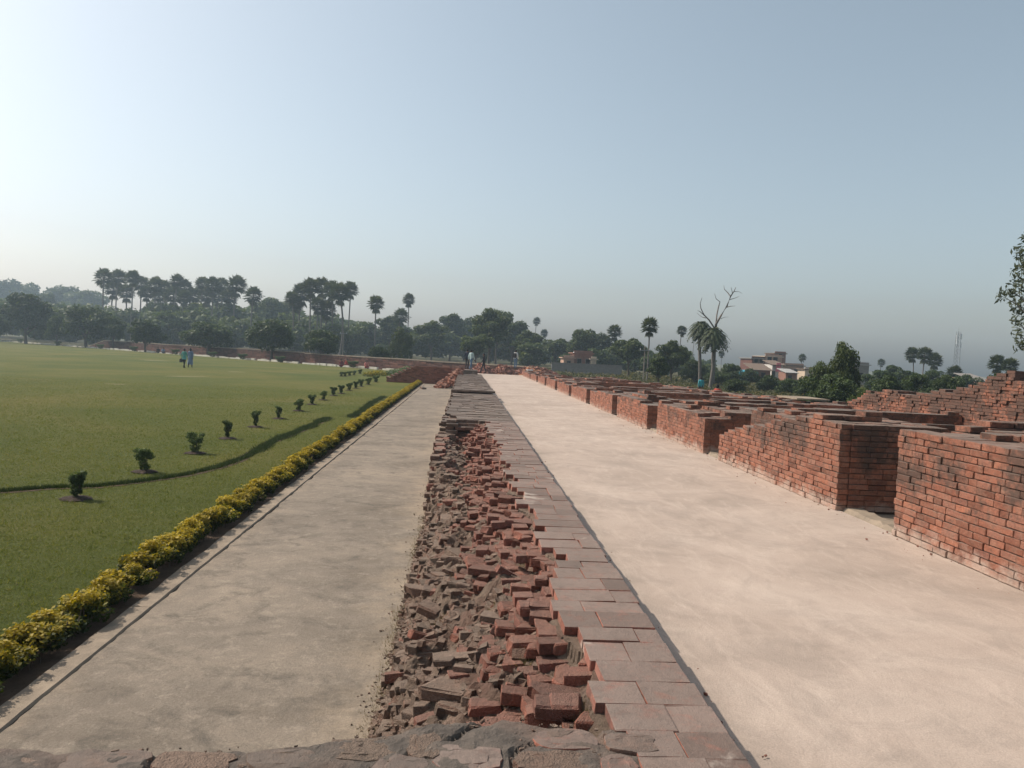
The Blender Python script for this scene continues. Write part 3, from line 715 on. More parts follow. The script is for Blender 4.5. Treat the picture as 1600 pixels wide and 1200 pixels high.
    # sill blocks in the doorways
for q, (yc, zt, th) in enumerate([(12.6, .70, 1.2), (18.2, .56, 1.2), (23.5, .46, 1.2), (28.9, .42, 1.1), (34.5, .34, 1.1), (40.1, .30, 1.1), (45.9, .24, 1.1), (51.6, .2, 1.1), (58, .12, 1.1)]):
    wall_block('brick_partition', f'grey topped brick partition wall between cells, {["nearest", "second", "third", "fourth", "fifth", "sixth", "seventh", "eighth", "farthest"][q]} from the camera', 6.74, 11.9, yc - th / 2, yc + th / 2,
               (lambda x, y, zt=zt, q=q: zt + .12 * (vnoise(x * .55 + q * 5, y * .8, 17) - .5) + (.07 if vnoise(x * .45, q * 3.3 + y, 18) > .62 else 0) - .012 * (x - 6.7) * (1 if q > 2 else 0)), mat='brick_far', seed=30 + q, faces='N', step=.36, extra=.02)
def tR(x, y): return np.interp(y, [8, 14, 16.5, 18.5, 20, 21.5, 23], [1.75, 1.70, 1.58, 1.30, 1.10, .95, .72]) + .42 * (fbm(x * 1.4, y * 1.1, 19, 3) - .5) - .12 * max(0, (x - 12.3))
wall_block('brick_rear_range', 'tall ragged red brick wall rising at the right edge behind the cells', 11.95, 13.6, 11.5, 23.2, tR, mat='brick_far', seed=50, rough=.05, extra=.45, step=.30, kd='w')
def tR2(x, y): return np.interp(y, [23, 30, 40, 50, 70], [.46, .34, .18, .02, -.1]) + .12 * (vnoise(x * 2, y * 1.3, 20) - .5)
wall_block('brick_rear_range', 'long low grey topped back wall of the cells beside the scrub field', 11.95, 13.2, 23.3, 69, tR2, mat='brick_far', seed=51, step=.45, extra=.06)
p0, p1 = at(1186, 624, .52), at(1234, 628, .50)
mb = MB(); mb.box(-.6, .6, -.9, .9, 0, .05)
tag(mb.build('cap_slab', M['kerb'], None, (12.4, 27.4, .50)), 'pale cement slab lying on the low back wall', 'slab')
gr = tag(empty('brick_crumbs', (3.2, 8, ZW)), 'brick crumbs and grit scattered along the walkway edges', 'crumbs', kind='stuff')
def fx(g, n):
    Y = 3 + 30 * g.random(n) ** 1.6; e = g.random(n) ** 3 * .55; X = np.where(g.random(n) < .7, XC - .02 - e, XR + .02 + e * .6)
    return np.stack([X, Y, np.full(n, ZW + .012)], -1)
chips('grit', 420, fx, 'brick_red', gr, (3.2, 8, ZW), .005, .022, 61)
# thresholds of the doorways
for q, (a, b) in enumerate([(8.8, 10.2), (15.15, 16.15), (20.2, 21.3)]):
    mb = MB(); V = []
    n = 14; ys = np.linspace(a + .01, b - .01, n); ztop = ZW + .03 + .03 * np.array([random.random() for _ in range(n)])
    xi = XC + .06 + .05 * np.array([random.random() for _ in range(n)])
    rows = [np.stack([xi - .03, ys, np.full(n, ZW - .05)], -1), np.stack([xi + .04, ys, ztop], -1), np.stack([np.full(n, XC + .34), ys, ztop], -1), np.stack([np.full(n, XC + .36), ys, np.full(n, ZW - .05)], -1)]
    V = np.concatenate(rows); mb.add(V - np.array((XC, a, ZW)), [(r*n+j+1, (r+1)*n+j+1, (r+1)*n+j, r*n+j)[::-1] for r in range(3) for j in range(n-1)])
    tag(mb.build('threshold', M['kerb'], None, (XC, a, ZW)), f'rough cement threshold of the {["nearest", "second", "third"][q]} doorway on the right', 'threshold', 'doorway thresholds')
# ------------------------------------------------------------------ plants
def leaves(g, C, n, size, el=1.7, up=.35, shell=.5):
    """n leaf faces (kites) scattered through the clumps C = rows of x y z rx ry rz"""
    C = np.asarray(C, float); w = C[:, 3] * C[:, 4]; i = g.choice(len(C), n, p=w / w.sum())
    d = g.normal(size=(n, 3)); d /= np.linalg.norm(d, axis=1)[:, None]
    r = shell + (1 - shell) * g.random(n) ** .5; r = np.where(g.random(n) < .08, r * 1.25, r)
    P = C[i, :3] + d * C[i, 3:6] * r[:, None]
    N = d * .5 + g.normal(size=(n, 3)) * .55 + np.array([0, 0, up]); N /= np.linalg.norm(N, axis=1)[:, None]
    A = np.cross(N, g.normal(size=(n, 3))); A /= np.linalg.norm(A, axis=1)[:, None]; B = np.cross(N, A)
    s = size * (.6 + .8 * g.random(n))[:, None]
    V = np.stack([P - A * s * el * .5, P + B * s * .42 - A * s * .1, P + A * s * el * .5 - N * s * .15, P - B * s * .42 - A * s * .1], 1).reshape(-1, 3)
    Fq = np.arange(4 * n).reshape(n, 4)
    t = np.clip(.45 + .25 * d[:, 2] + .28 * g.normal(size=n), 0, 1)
    return V, Fq, t
def crown_clumps(g, rx, rz, z0, n=30, rc=(.22, .42), flat=.75, low=-.5):
    C = []
    for _ in range(n):
        d = g.normal(size=3); d /= np.linalg.norm(d)
        if d[2] < low: d[2] = -d[2]
        r = g.uniform(.45, .85); c = g.uniform(*rc) * rx
        C.append((d[0] * rx * r, d[1] * rx * r, z0 + rz + d[2] * rz * r, c, c, c * flat))
    C.append((0, 0, z0 + rz, rx * .55, rx * .55, rz * .55))
    return np.array(C)
def tree_variant(seed, rx=4., rz=3., z0=1.6, nl=5000, size=.3, mat='leaf_dark', ncl=30, tr=.22, bark='bark', rc=(.22, .42), low=-.5, shell=.5):
    g = np.random.default_rng(seed); C = crown_clumps(g, rx, rz, z0, ncl, rc, low=low)
    V, Fq, t = leaves(g, C, nl, size, shell=shell)
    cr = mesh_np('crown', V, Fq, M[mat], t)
    mb = MB(); top = z0 + rz * .7
    bend = g.normal(size=2) * .15
    pts = [(bend[0] * s * 2, bend[1] * s * 2, -.15 + s * (top + .15)) for s in (0, .1, .3, .6, 1)]
    mb.tube(pts, [tr * 1.5, tr * 1.1, tr, tr * .75, tr * .35], 8)
    for q in range(9):
        c = C[g.integers(len(C) - 1)]; s0 = g.uniform(.35, .8); p = np.array([bend[0] * s0 * 2, bend[1] * s0 * 2, s0 * top])
        mid = (p + c[:3]) / 2 + np.array([0, 0, .12 * rz]); mb.tube([p, mid, c[:3]], [tr * .5, tr * .32, tr * .12], 5)
    return cr, mb.mesh('trunk', M[bark], True), V, Fq, t, 2 * rx, z0 + 2 * rz
def put_tree(name, label, var, base, scale, rz, group=None, cat='tree'):
    e = tag(empty(name, base), label, cat, group); e.rotation_euler = (0, 0, rz); e.scale = scale
    link('crown', var[0], e); link('trunk', var[1], e); return e
GZ0 = -1.10
RND = [tree_variant(100 + i, nl=6500, size=.30, mat='leaf_dark', z0=1.3, low=-.75, ncl=34, rc=(.2, .38)) for i in range(4)]
MIDV = [tree_variant(120 + i, rx=4, rz=4.2, z0=2.2, nl=5200, size=.36, mat='leaf_mid', ncl=32, rc=(.18, .36)) for i in range(5)]
DRK = [tree_variant(140 + i, rx=4, rz=4.6, z0=2.0, nl=5200, size=.36, mat='leaf_dark', ncl=30, rc=(.18, .38)) for i in range(4)]
BUSH = [tree_variant(160 + i, rx=1.5, rz=1.1, z0=.05, nl=3600, size=.13, mat='leaf_bright', ncl=22, tr=.07, low=-.9) for i in range(3)]
def tree_px(name, label, var, px, ytop, wpx, Y, zb=GZ0, group=None, rz=None, cat='tree', sink=0):
    tp = atY(px, ytop, Y); H = tp[2] - zb; W = wpx / F * Y
    if name == 'woodland_tree': W = max(W, .8 * H)
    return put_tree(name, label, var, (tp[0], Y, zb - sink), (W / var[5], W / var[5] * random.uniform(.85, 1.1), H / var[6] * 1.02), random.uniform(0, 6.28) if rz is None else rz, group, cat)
# rounded trees along the far side of the lawn
for q, (px, yt, yb, w, lab) in enumerate([
    (-6, 492, 535, 40, 'dark bushy tree cut off by the left edge, beyond the lawn'),
    (42, 462, 537, 78, 'large dark tree near the left edge, beyond the lawn'),
    (90, 491, 540, 36, 'small tree between two large dark trees at the lawn left end'),
    (136, 480, 543, 84, 'wide dark umbrella shaped tree beyond the left end of the lawn'),
    (178, 497, 545, 40, 'small dark tree just right of the umbrella shaped tree'),
    (228, 502, 550, 54, 'low rounded tree standing by the sloped end of the far brick wall'),
    (326, 503, 556, 84, 'broad rounded tree right behind the couple walking on the lawn'),
    (426, 499, 563, 84, 'broad dark dome shaped tree beyond the middle of the lawn'),
    (505, 518, 568, 58, 'round dark tree in front of the far brick wall'),
    (593, 543, 574, 36, 'small pale green young tree by the far lawn corner')]):
    b = at(px, yb, ZP); v = RND[q % 4]
    tree_px('lawn_tree', lab, v, px, yt, w, b[1], ZP, 'rounded trees along the far lawn edge')
b = at(630, 562, -1.1); tree_px('lawn_tree', 'bright green tree behind the far brick wall, near the middle', tree_variant(171, nl=5000, size=.28, mat='leaf_bright', z0=.8, low=-.8), 630, 513, 42, 118)

# fan palms
def palm_variant(seed, H, nl=34, R_=1.25, skirt=6):
    g = np.random.default_rng(seed); mb = MB()
    def fan(o, d, pet, rad, t, droop=0):
        d = d / np.linalg.norm(d); side = np.cross(d, (0, 0, 1)); side = side / (np.linalg.norm(side) + 1e-6); nrm = np.cross(side, d)
        a = o + d * pet; K = 15
        mb.add([o - side * .03, o + side * .03, a + side * .02, a - side * .02], [(0, 1, 2, 3)], .15)
        ang = np.linspace(-2.15, 2.15, K + 1); V = [a]
        for q, th in enumerate(ang):
            rr_ = rad * (.82 + .18 * math.cos(th)) * g.uniform(.88, 1.06)
            V.append(a + (d * math.cos(th) + side * math.sin(th)) * rr_ * .62 + nrm * (.05 if q % 2 else -.05) - np.array([0, 0, .10 * rad * abs(math.sin(th))]))
            thm = th + (ang[1] - ang[0]) * .0
            V.append(a + (d * math.cos(thm) + side * math.sin(thm)) * rr_ - np.array([0, 0, droop + .22 * rad * g.random()]))
        Fq = []; n0 = 1
        for q in range(K):
            Fq.append((0, 1 + 2 * q, 3 + 2 * q))
        mb.add(V, Fq, t)
        mb.add(V, [(1 + 2 * q, 2 + 2 * q, 3 + 2 * q) for q in range(K)], t)
    top = np.array([0, 0, H])
    for q in range(nl):
        u = (q + .5) / nl; el = math.asin(1 - 1.62 * u); az = q * 2.39996 + g.uniform(-.2, .2)
        d = np.array([math.cos(az) * math.cos(el), math.sin(az) * math.cos(el), math.sin(el)])
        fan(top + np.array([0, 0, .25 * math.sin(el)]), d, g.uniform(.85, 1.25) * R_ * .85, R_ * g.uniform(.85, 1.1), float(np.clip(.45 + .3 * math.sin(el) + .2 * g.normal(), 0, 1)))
    for q in range(skirt):
        az = g.uniform(0, 6.28); d = np.array([math.cos(az) * .5, math.sin(az) * .5, -.9]); fan(top - np.array([0, 0, .6]), d, .8 * R_, R_ * .8, .95, .1)
    cr = mb.mesh('crown', M['leaf_palm'])
    tb = MB(); bx, by = g.normal(size=2) * .35
    z = np.linspace(-.3, H + .1, 9); s = z / H
    tb.tube(np.stack([bx * s * (1 - s) * 3, by * s * (1 - s) * 3, z], -1), .16 + .16 * np.exp(-np.clip(z, 0, None) * 1.2) + .03 * (s > .9), 8)
    return cr, tb.mesh('trunk', M['bark_palm'], True), H
M['bark_palm'] = plain('bark_palm', (.14, .125, .11), vs=4, bump=.5)
PALM = [palm_variant(200 + i, 18, nl=46 + 4 * (i % 3), R_=1.3, skirt=4 + 3 * i) for i in range(5)]
PALMS = []
def palm_px(label, px, ytop, wpx, Y, group, zb=GZ0):
    i = len(PALMS) % 5; v = PALM[i]; k = wpx / F * Y / 4.1 * random.uniform(.9, 1.12)
    tp = atY(px, ytop, Y); H = tp[2] - zb - 2.3 * k
    e = tag(empty('fan_palm', (tp[0], Y, zb)), label, 'palm', group); e.rotation_euler = (random.uniform(-.035, .035), random.uniform(-.035, .035), random.uniform(0, 6.28))
    sz = H / v[2]
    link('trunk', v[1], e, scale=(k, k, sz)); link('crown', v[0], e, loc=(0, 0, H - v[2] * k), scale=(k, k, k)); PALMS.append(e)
O = ['first', 'second', 'third', 'fourth', 'fifth', 'sixth', 'seventh', 'eighth', 'ninth', 'tenth', 'eleventh', 'twelfth', 'thirteenth', 'fourteenth']
row1 = [(168, 418, 27, 212), (189, 420, 26, 225), (208, 421, 25, 218), (222, 430, 24, 236), (244, 432, 26, 216), (258, 436, 24, 232), (276, 427, 24, 220), (292, 435, 26, 238), (313, 431, 25, 222), (330, 432, 24, 210), (349, 433, 24, 228), (369, 429, 29, 206)]
for q, a in enumerate(row1): palm_px(f'tall fan palm, {O[q]} from the left in the long row of palms on the left', *a, 'palms of the left row')
row1b = [(180, 437, 24, 240), (200, 443, 24, 235), (232, 446, 24, 222), (252, 449, 24, 238), (270, 446, 26, 226), (286, 452, 24, 214), (303, 447, 26, 236), (321, 449, 24, 228), (341, 447, 26, 240), (357, 450, 24, 218)]
for q, a in enumerate(row1b): palm_px(f'shorter fan palm, {O[q]} from the left among those under the tall left palm row', *a, 'shorter palms of the left row')
for q, a in enumerate([(463, 462, 24, 180), (497, 462, 28, 176), (510, 468, 26, 184)]): palm_px(f'shorter fan palm under the dense clump left of centre, {O[q]} from the left', *a, 'shorter palms of the middle clump')
palm_px('lone fan palm between the left palm row and the tall middle clump', 397, 446, 27, 190, 'scattered fan palms')
row2 = [(457, 454, 24, 175), (472, 441, 30, 182), (489, 433, 30, 170), (505, 433, 28, 186), (519, 437, 28, 178), (534, 440, 30, 168), (545, 439, 24, 184)]
for q, a in enumerate(row2): palm_px(f'tall fan palm, {O[q]} from the left in the dense clump left of centre', *a, 'palms of the middle clump')
for px, yt, w, Y, lab in [
    (590, 460, 27, 165, 'fan palm with an open crown standing alone right of the dense clump'),
    (638, 458, 19, 200, 'slim fan palm with a small crown rising behind a round tree'),
    (626, 480, 26, 190, 'shorter fan palm beside the slim small crowned palm'),
    (838, 495, 12, 260, 'tiny distant fan palm on a bare thin trunk right of the walkway end'),
    (850, 514, 12, 250, 'low distant fan palm just right of the tiny bare trunked one'),
    (961, 506, 24, 150, 'fan palm rising from the trees above the brick house'),
    (1016, 495, 26, 92, 'full crowned fan palm standing left of the dead bare tree'),
    (1064, 508, 15, 150, 'small fan palm between the full crowned palm and the dead tree'),
    (1085, 523, 10, 190, 'very small distant fan palm just left of the dead tree'),
    (1428, 542, 24, 125, 'left fan palm of the pair at the right, left of the lattice mast'),
    (1444, 541, 26, 122, 'middle fan palm of the cluster left of the lattice mast'),
    (1460, 551, 22, 128, 'right fan palm of the cluster just left of the lattice mast'),
    (1377, 560, 13, 190, 'small distant fan palm left of the palm cluster at the right'),
    (1493, 570, 22, 105, 'short fan palm at the foot of the lattice mast'),
    (1558, 554, 25, 95, 'fan palm near the right edge, left of two'),
    (1578, 558, 27, 90, 'fan palm near the right edge, right of two'),
    (1128, 548, 11, 210, 'distant little palm left of the village houses'),
    (1254, 552, 13, 175, 'small palm above the roofs right of the pink cloth')]:
    palm_px(lab, px, yt, w, Y, 'scattered fan palms')

# trees one can tell apart on the skyline
for q, (px, yt, w, Y, v, lab) in enumerate([
    (2, 432, 40, 420, 0, 'tall hazy tree top at the far left skyline'), (38, 440, 50, 430, 1, 'hazy tree top on the skyline, second from the left edge'),
    (100, 443, 26, 400, 0, 'small pointed hazy tree on the left skyline'), (135, 452, 70, 390, 1, 'wide hazy tree just left of the palm row'),
    (66, 455, 60, 300, 2, 'dark hazy tree above the two large dark lawn trees'), (430, 464, 60, 230, 1, 'round hazy tree behind the lone palm left of centre'),
    (705, 488, 30, 205, 2, 'round topped tree on the skyline left of the walking people'), (727, 493, 22, 215, 0, 'small round tree on the skyline above the people on the wall'),
    (767, 485, 48, 135, 3, 'large light green tree behind the walkway end'), (778, 481, 22, 175, 1, 'tree top peeking above the large light green tree'),
    (802, 497, 36, 170, 0, 'dense tree right of the large light green tree'), (676, 503, 60, 170, 3, 'spreading green tree left of the people on the wall'),
    (612, 492, 70, 200, 2, 'wide dark tree behind the open crowned palm'),
    (913, 513, 30, 150, 1, 'dark tree above the left end of the brick house'), (936, 518, 26, 155, 0, 'small dark tree above the middle of the brick house'),
    (985, 526, 64, 110, 4, 'rounded tree just right of the brick house'), (1052, 534, 60, 95, 3, 'bushy tree between the full crowned palm and the dead tree'),
    (870, 527, 60, 160, 4, 'low tree left of the brick house'), (1030, 556, 44, 72, 2, 'dark bushy tree standing at the edge of the scrub field'),
    (826, 518, 60, 150, 3, 'green tree right behind the people at the walkway end'), (745, 520, 60, 125, 4, 'bushy tree right behind the walking person in black'),
    (1345, 571, 26, 130, 0, 'small tree between the big bush and the palm cluster'), (1395, 569, 40, 110, 2, 'dark tree left of the palm cluster')]):
    pool = [DRK[0], MIDV[0], DRK[1], MIDV[1], MIDV[2]]
    tree_px('woodland_tree', lab, pool[v], px, yt, w, Y, group='trees of the woodland skyline')

# the wood behind, which reads as one mass
g = np.random.default_rng(31); Vs, Fs, Ts = [], [], []; nv = 0
LOW = []
for i in range(6):
    C = crown_clumps(g, 4, 4.0, .4, 26, (.2, .42), low=-.95); LOW.append(leaves(g, C, 1500, .62))
sk = [(-60, 455), (0, 462), (100, 466), (160, 470), (400, 472), (440, 480), (560, 497), (640, 505), (700, 503), (745, 505), (820, 512), (860, 530), (890, 536), (930, 530), (1000, 536), (1060, 541), (1110, 555), (1160, 572), (1240, 577)]
skx = [a for a, b in sk]; sky_ = [b for a, b in sk]
for i in range(330):
    px = g.uniform(-140, 1120); Y = g.uniform(175, 330) if px < 820 else g.uniform(125, 240)
    yt = np.interp(px, skx, sky_) + abs(g.normal()) * 11 + (0 if Y > 200 else 8)
    tp = atY(px, yt, Y); H = tp[2] - GZ0
    if H < 2.5: continue
    W = H * g.uniform(.8, 1.25); V, Fq, t = LOW[i % 6]; a = g.uniform(0, 6.28); ca, sa = math.cos(a), math.sin(a)
    V2 = np.stack([(V[:, 0] * ca - V[:, 1] * sa) * W / 8, (V[:, 0] * sa + V[:, 1] * ca) * W / 8, V[:, 2] * H / 8.4], -1) + np.array([tp[0], Y, GZ0])
    Vs.append(V2); Fs.append(Fq + nv); nv += len(V2); Ts.append(np.clip(t * .8 + g.uniform(-.1, .25), 0, 1))
tag(link('woodland', mesh_np('woodland', np.concatenate(Vs), np.concatenate(Fs), M['leaf_mid'], np.concatenate(Ts))), 'hazy wood of dense trees closing off the view', 'woodland', kind='stuff')

# date palm with the dead tree beside it
def date_palm(base, H, k, seed):
    g = np.random.default_rng(seed); mb = MB(); top = np.array([0, 0, H])
    for q in range(84):
        u = (q + .5) / 84; el = math.asin(np.clip(.97 - 1.85 * u, -1, 1)); az = q * 2.39996
        d = np.array([math.cos(az) * math.cos(el), math.sin(az) * math.cos(el), math.sin(el)]); L = k * g.uniform(.85, 1.1)
        n = 12; s = np.linspace(0, 1, n)[:, None]
        P = top + d * L * s + np.array([0, 0, -1]) * (L * .75 * s ** 2.0) * (1 if el > -.4 else .3)
        tg = np.gradient(P, axis=0); tg /= np.linalg.norm(tg, axis=1)[:, None]; side = np.cross(tg, (0, 0, 1)); side /= np.linalg.norm(side, axis=1)[:, None] + 1e-6
        for j in range(1, n):
            ll = L * .32 * (1 - .55 * s[j, 0])
            for sg in (-1, 1):
                tip = P[j] + side[j] * sg * ll * .8 + tg[j] * ll * .6 - np.array([0, 0, ll * .25])
                mb.add([P[j] - tg[j] * .075 * k, P[j] + tg[j] * .075 * k, tip], [(0, 1, 2)], float(np.clip(.4 + .3 * math.sin(el) + .2 * g.normal(), 0, 1)))
    return mb
p = atY(1114, 520, 78); zb = -1.1
e = tag(empty('date_palm', (p[0], 78, zb)), 'date palm with drooping feathery fronds in front of the dead tree', 'palm')
H = p[2] - zb
date_palm(None, H, 1.75, 5).build('crown', M['leaf_palm'], e)
mb = MB()
z = np.linspace(-.3, H, 8); mb.tube(np.stack([.25 * np.sin(z * .5), 0 * z, z], -1), .2, 8, 0); mb.build('trunk', M['bark_palm'], e, smooth=True)
e2 = tag(empty('date_palm', (p[0] - .95, 79, zb)), 'second shaggy date palm just left of the drooping one, under the dead branches', 'palm')
p2 = atY(1101, 509, 79); H2 = p2[2] - zb
date_palm(None, H2, 1.45, 6).build('crown', M['leaf_palm'], e2)
mb = MB(); z = np.linspace(-.3, H2, 8); mb.tube(np.stack([.15 * np.sin(z * .6 + 1), 0 * z, z], -1), .17, 8, 0); mb.build('trunk', M['bark_palm'], e2, smooth=True)
# dead tree: branches traced as a real tree at 79 m
YD = 80.0
def D(x, y, dy=0): return atY(1000 + x / 5, 420 + y / 5, YD + dy)
b0 = D(565, 880); dt = tag(empty('dead_tree', (b0[0], YD, zb)), 'bare dead tree with forked grey branches above the date palms', 'tree')
mb = MB(); off = -np.array((b0[0], YD, zb))
def br(pts, r0, r1):
    P = np.array([D(*q) for q in pts]) + off; mb.tube(P, np.linspace(r0, r1, len(P)), 6)
br([(570, 900), (570, 700, .2), (580, 560, .2), (595, 430, .1)], .20, .13)
br([(590, 440, .1), (630, 370, -.3), (680, 290, -.5), (708, 215, -.4), (735, 175, -.2), (748, 145, 0)], .12, .03)
br([(708, 215, -.4), (685, 185, .2), (660, 160, .5), (655, 130, .7)], .06, .02)
br([(722, 190, -.3), (717, 165, -.6), (712, 145, -.8)], .04, .015)
br([(735, 178, -.2), (770, 178, -.4), (800, 192, -.7)], .04, .012)
br([(700, 240, -.4), (735, 232, -.1), (775, 215, .2)], .05, .012)
br([(678, 300, -.5), (710, 292, -.9), (745, 290, -1.2)], .05, .015)
br([(632, 390, -.3), (660, 378, .2), (690, 376, .5)], .035, .012)
br([(595, 430, .1), (600, 360, .6), (615, 290, .9), (625, 258, 1.0), (595, 235, 1.2), (583, 195, 1.3)], .09, .02)
br([(585, 470, .1), (540, 400, .3), (500, 360, .6), (476, 310, .8), (470, 270, .8), (485, 225, .7)], .10, .02)
br([(500, 362, .6), (470, 335, .3), (450, 325, .1)], .05, .015)
br([(515, 385, .5), (480, 375, .9), (445, 345, 1.3)], .05, .012)
mb.build('trunk', M['bark_dead'], dt, smooth=True)

# big bushes at the right of the scrub
BG = [tree_variant(180 + i, rx=3.2, rz=2.8, z0=.1, nl=8500, size=.20, mat=('leaf_bright' if i == 0 else 'leaf_dark'), ncl=34, tr=.12, low=-.95, rc=(.16, .36)) for i in range(3)]
for px, yt, w, Y, v, lab in [
    (1318, 536, 62, 46, 0, 'tall bright green bushy tree right of the village houses'), (1283, 566, 56, 47, 0, 'leafy green bush leaning against the tall bushy tree'),
    (1300, 580, 110, 43, 1, 'broad dark lower bush in front of the tall bushy tree'), (1392, 583, 64, 50, 1, 'dark rounded bush right of the tall bushy tree'),
    (1440, 585, 70, 56, 2, 'dark rounded bush below the palm cluster'), (1482, 582, 60, 52, 1, 'dark rounded bush below the lattice mast'),
    (1556, 583, 58, 40, 2, 'dark dome shaped bush above the ragged wall at the right'), (1352, 607, 60, 36, 0, 'low bright green shrub in front of the dark bushes'),
    (1200, 584, 44, 75, 1, 'dark rounded bush in front of the village houses'), (1140, 568, 40, 95, 2, 'dark bush left of the village houses'),
    (1170, 574, 36, 100, 1, 'small dark bush between the dead tree and the village')]:
    tree_px('bush', lab, BG[v], px, yt, w, Y, zb=-1.1, group='bushes of the scrub field', cat='bush')
for px, yt, w, Y, v, lab in [
    (1375, 578, 60, 85, 2, 'dark low tree behind the bushes, left of the palm cluster'), (1418, 576, 56, 100, 1, 'hazy low tree under the left palm of the cluster'), (1462, 578, 60, 95, 2, 'hazy low tree under the right palm of the cluster'),
    (1510, 583, 50, 90, 1, 'low tree right of the lattice mast foot'), (1590, 580, 60, 70, 2, 'dark bush at the right edge under the two fan palms'), (1238, 590, 60, 70, 1, 'wide low bush in front of the village huts'),
    (1262, 588, 50, 62, 2, 'dark low bush left of the tall bushy tree'), (1120, 580, 50, 88, 1, 'low bush right behind the date palm trunks'), (1085, 562, 50, 92, 2, 'bushy dark tree left of the date palm trunks'), (1150, 590, 44, 66, 1, 'low weedy bush right of the person in turquoise')]:
    tree_px('bush', lab, BG[v], px, yt, w, Y, zb=-1.1, group='bushes of the scrub field', cat='bush')
# slender tree cut by the right edge
g = np.random.default_rng(61); Y0 = 34.0
e = tag(empty('gum_tree', (atY(1612, 600, Y0)[0], Y0, -1.1)), 'tall thin leaved tree cut off by the right edge', 'tree'); off = -np.array(e.location)
C = []
for px, py, r in [(1592, 392, 14), (1600, 415, 20), (1588, 430, 16), (1580, 455, 16), (1566, 463, 12), (1604, 450, 24), (1590, 480, 18), (1610, 500, 24), (1586, 500, 10), (1612, 400, 22), (1630, 430, 26), (1625, 470, 26), (1590, 520, 14), (1596, 540, 16), (1615, 540, 22), (1608, 370, 16), (1625, 350, 20)]:
    p = atY(px, py, Y0 + g.uniform(-1, 1)) + off; rr_ = r / F * Y0 * .8; C.append((p[0], p[1], p[2], rr_, rr_, rr_ * 1.1))
V, Fq, t = leaves(g, C, 1500, .10, el=2.6, up=-.1, shell=.1); link('crown', mesh_np('crown', V, Fq, M['leaf_grey'], t), e)
mb = MB(); tp = atY(1606, 380, Y0) + off; mb.tube([(0, 0, -.2), (.1, 0, 3), (-.05, 0, 5), tp * np.array([.7, 1, .85]), tp], [.16, .13, .10, .06, .02], 7)
for c in C: mb.tube([(0, 0, max(1., c[2] - 1.2)), ((c[0]) * .6, c[1] * .6, c[2] - .3), c[:3]], [.045, .03, .01], 4)
mb.build('trunk', M['bark_pale'], e, smooth=True)

# ------------------------------------------------------------------ scrub and grass
def blades(name, P, h, w, mat, seed, lean=.5, label=None, cat=None, tb=.5):
    g = np.random.default_rng(seed); n = len(P); a = g.random(n) * 6.283; L = g.random(n) * 6.283
    hh = h * (.5 + g.random(n)); ww = w * (.6 + .8 * g.random(n)); ln = lean * hh * g.random(n)
    d = np.stack([np.cos(a), np.sin(a), 0 * a], -1) * ww[:, None] * .5
    tip = P + np.stack([np.cos(L) * ln, np.sin(L) * ln, hh], -1)
    V = np.stack([P - d, P + d, tip], 1).reshape(-1, 3)
    t = np.clip(tb - .15 + .5 * (fbm(P[:, 0] * .35, P[:, 1] * .35, 5, 3) - .5) + .25 * g.normal(size=n), 0, 1)
    o = link(name, mesh_np(name, V, np.arange(3 * n).reshape(n, 3), M[mat], t)); return tag(o, label, cat, kind='stuff')
g = np.random.default_rng(71); n = 620000
# more blades near the camera: sample by distance
d = 4.2 + 40 * g.random(n) ** 2.3 + 6 * g.random(n) ** 6; X = XB + .06 - (.95 * d + 3) * g.random(n)
P = np.stack([X, np.clip(d + g.normal(size=n) * .3, 3.2, 60), np.full(n, ZP - .012)], -1)
ang = np.abs(P[:, 0]) / P[:, 1]; P = P[ang < 1.25]
dd = np.hypot(P[:, 0], P[:, 1])
blades('grass', P, .017 * np.clip(dd / 9, 1, 1.3), .0055 * np.clip(dd / 7, 1, 3.), 'grass', 72, 2.6, 'short mown lawn grass', 'grass')
n = 2600; d = 4.5 + 34 * g.random(n) ** 1.6; X = XB - .1 - (.95 * d + 2) * g.random(n); i = np.repeat(np.arange(n), 16)
P = np.stack([X[i] + g.normal(size=len(i)) * .05, d[i] + g.normal(size=len(i)) * .05, np.full(len(i), ZP - .012)], -1)
blades('grass_tufts', P, .042, .008, 'grass', 74, 1.6, 'longer tufts of grass scattered over the lawn', 'grass', .42)
n = 9000; Y = 3.4 + 16 * g.random(n) ** 1.5; X = XL - .045 + .045 * g.normal(size=n); cl = fbm(Y * 3, Y * 0, 44, 3); kp = g.random(n) < np.clip((cl - .3) * 2.5, .1, 1)
blades('dry_weeds', np.stack([X, Y, np.full(n, ZP - .005)], -1)[kp], .035, .005, 'straw', 75, 1.3, 'dry straw coloured weeds along the foot of the ruined wall', 'weeds')
n = 1200; i = g.integers(0, 12, n); cx = np.array([.62, .7, .1, -.2, .45, .3, -.1, .55, .0, .66, .2, .5])[i]; cy = np.array([3.62, 3.7, 3.6, 4.4, 4.6, 5.9, 6.3, 6.6, 7.4, 8.1, 9.0, 10.2])[i]
X = cx + .035 * g.normal(size=n); Y = cy + .045 * g.normal(size=n)
blades('rubble_weeds', np.stack([X, Y, hr(X, Y) + .015], -1), .045, .004, 'straw', 76, 1.2, 'small dry weeds rooted between the bricks of the ruined wall', 'weeds')
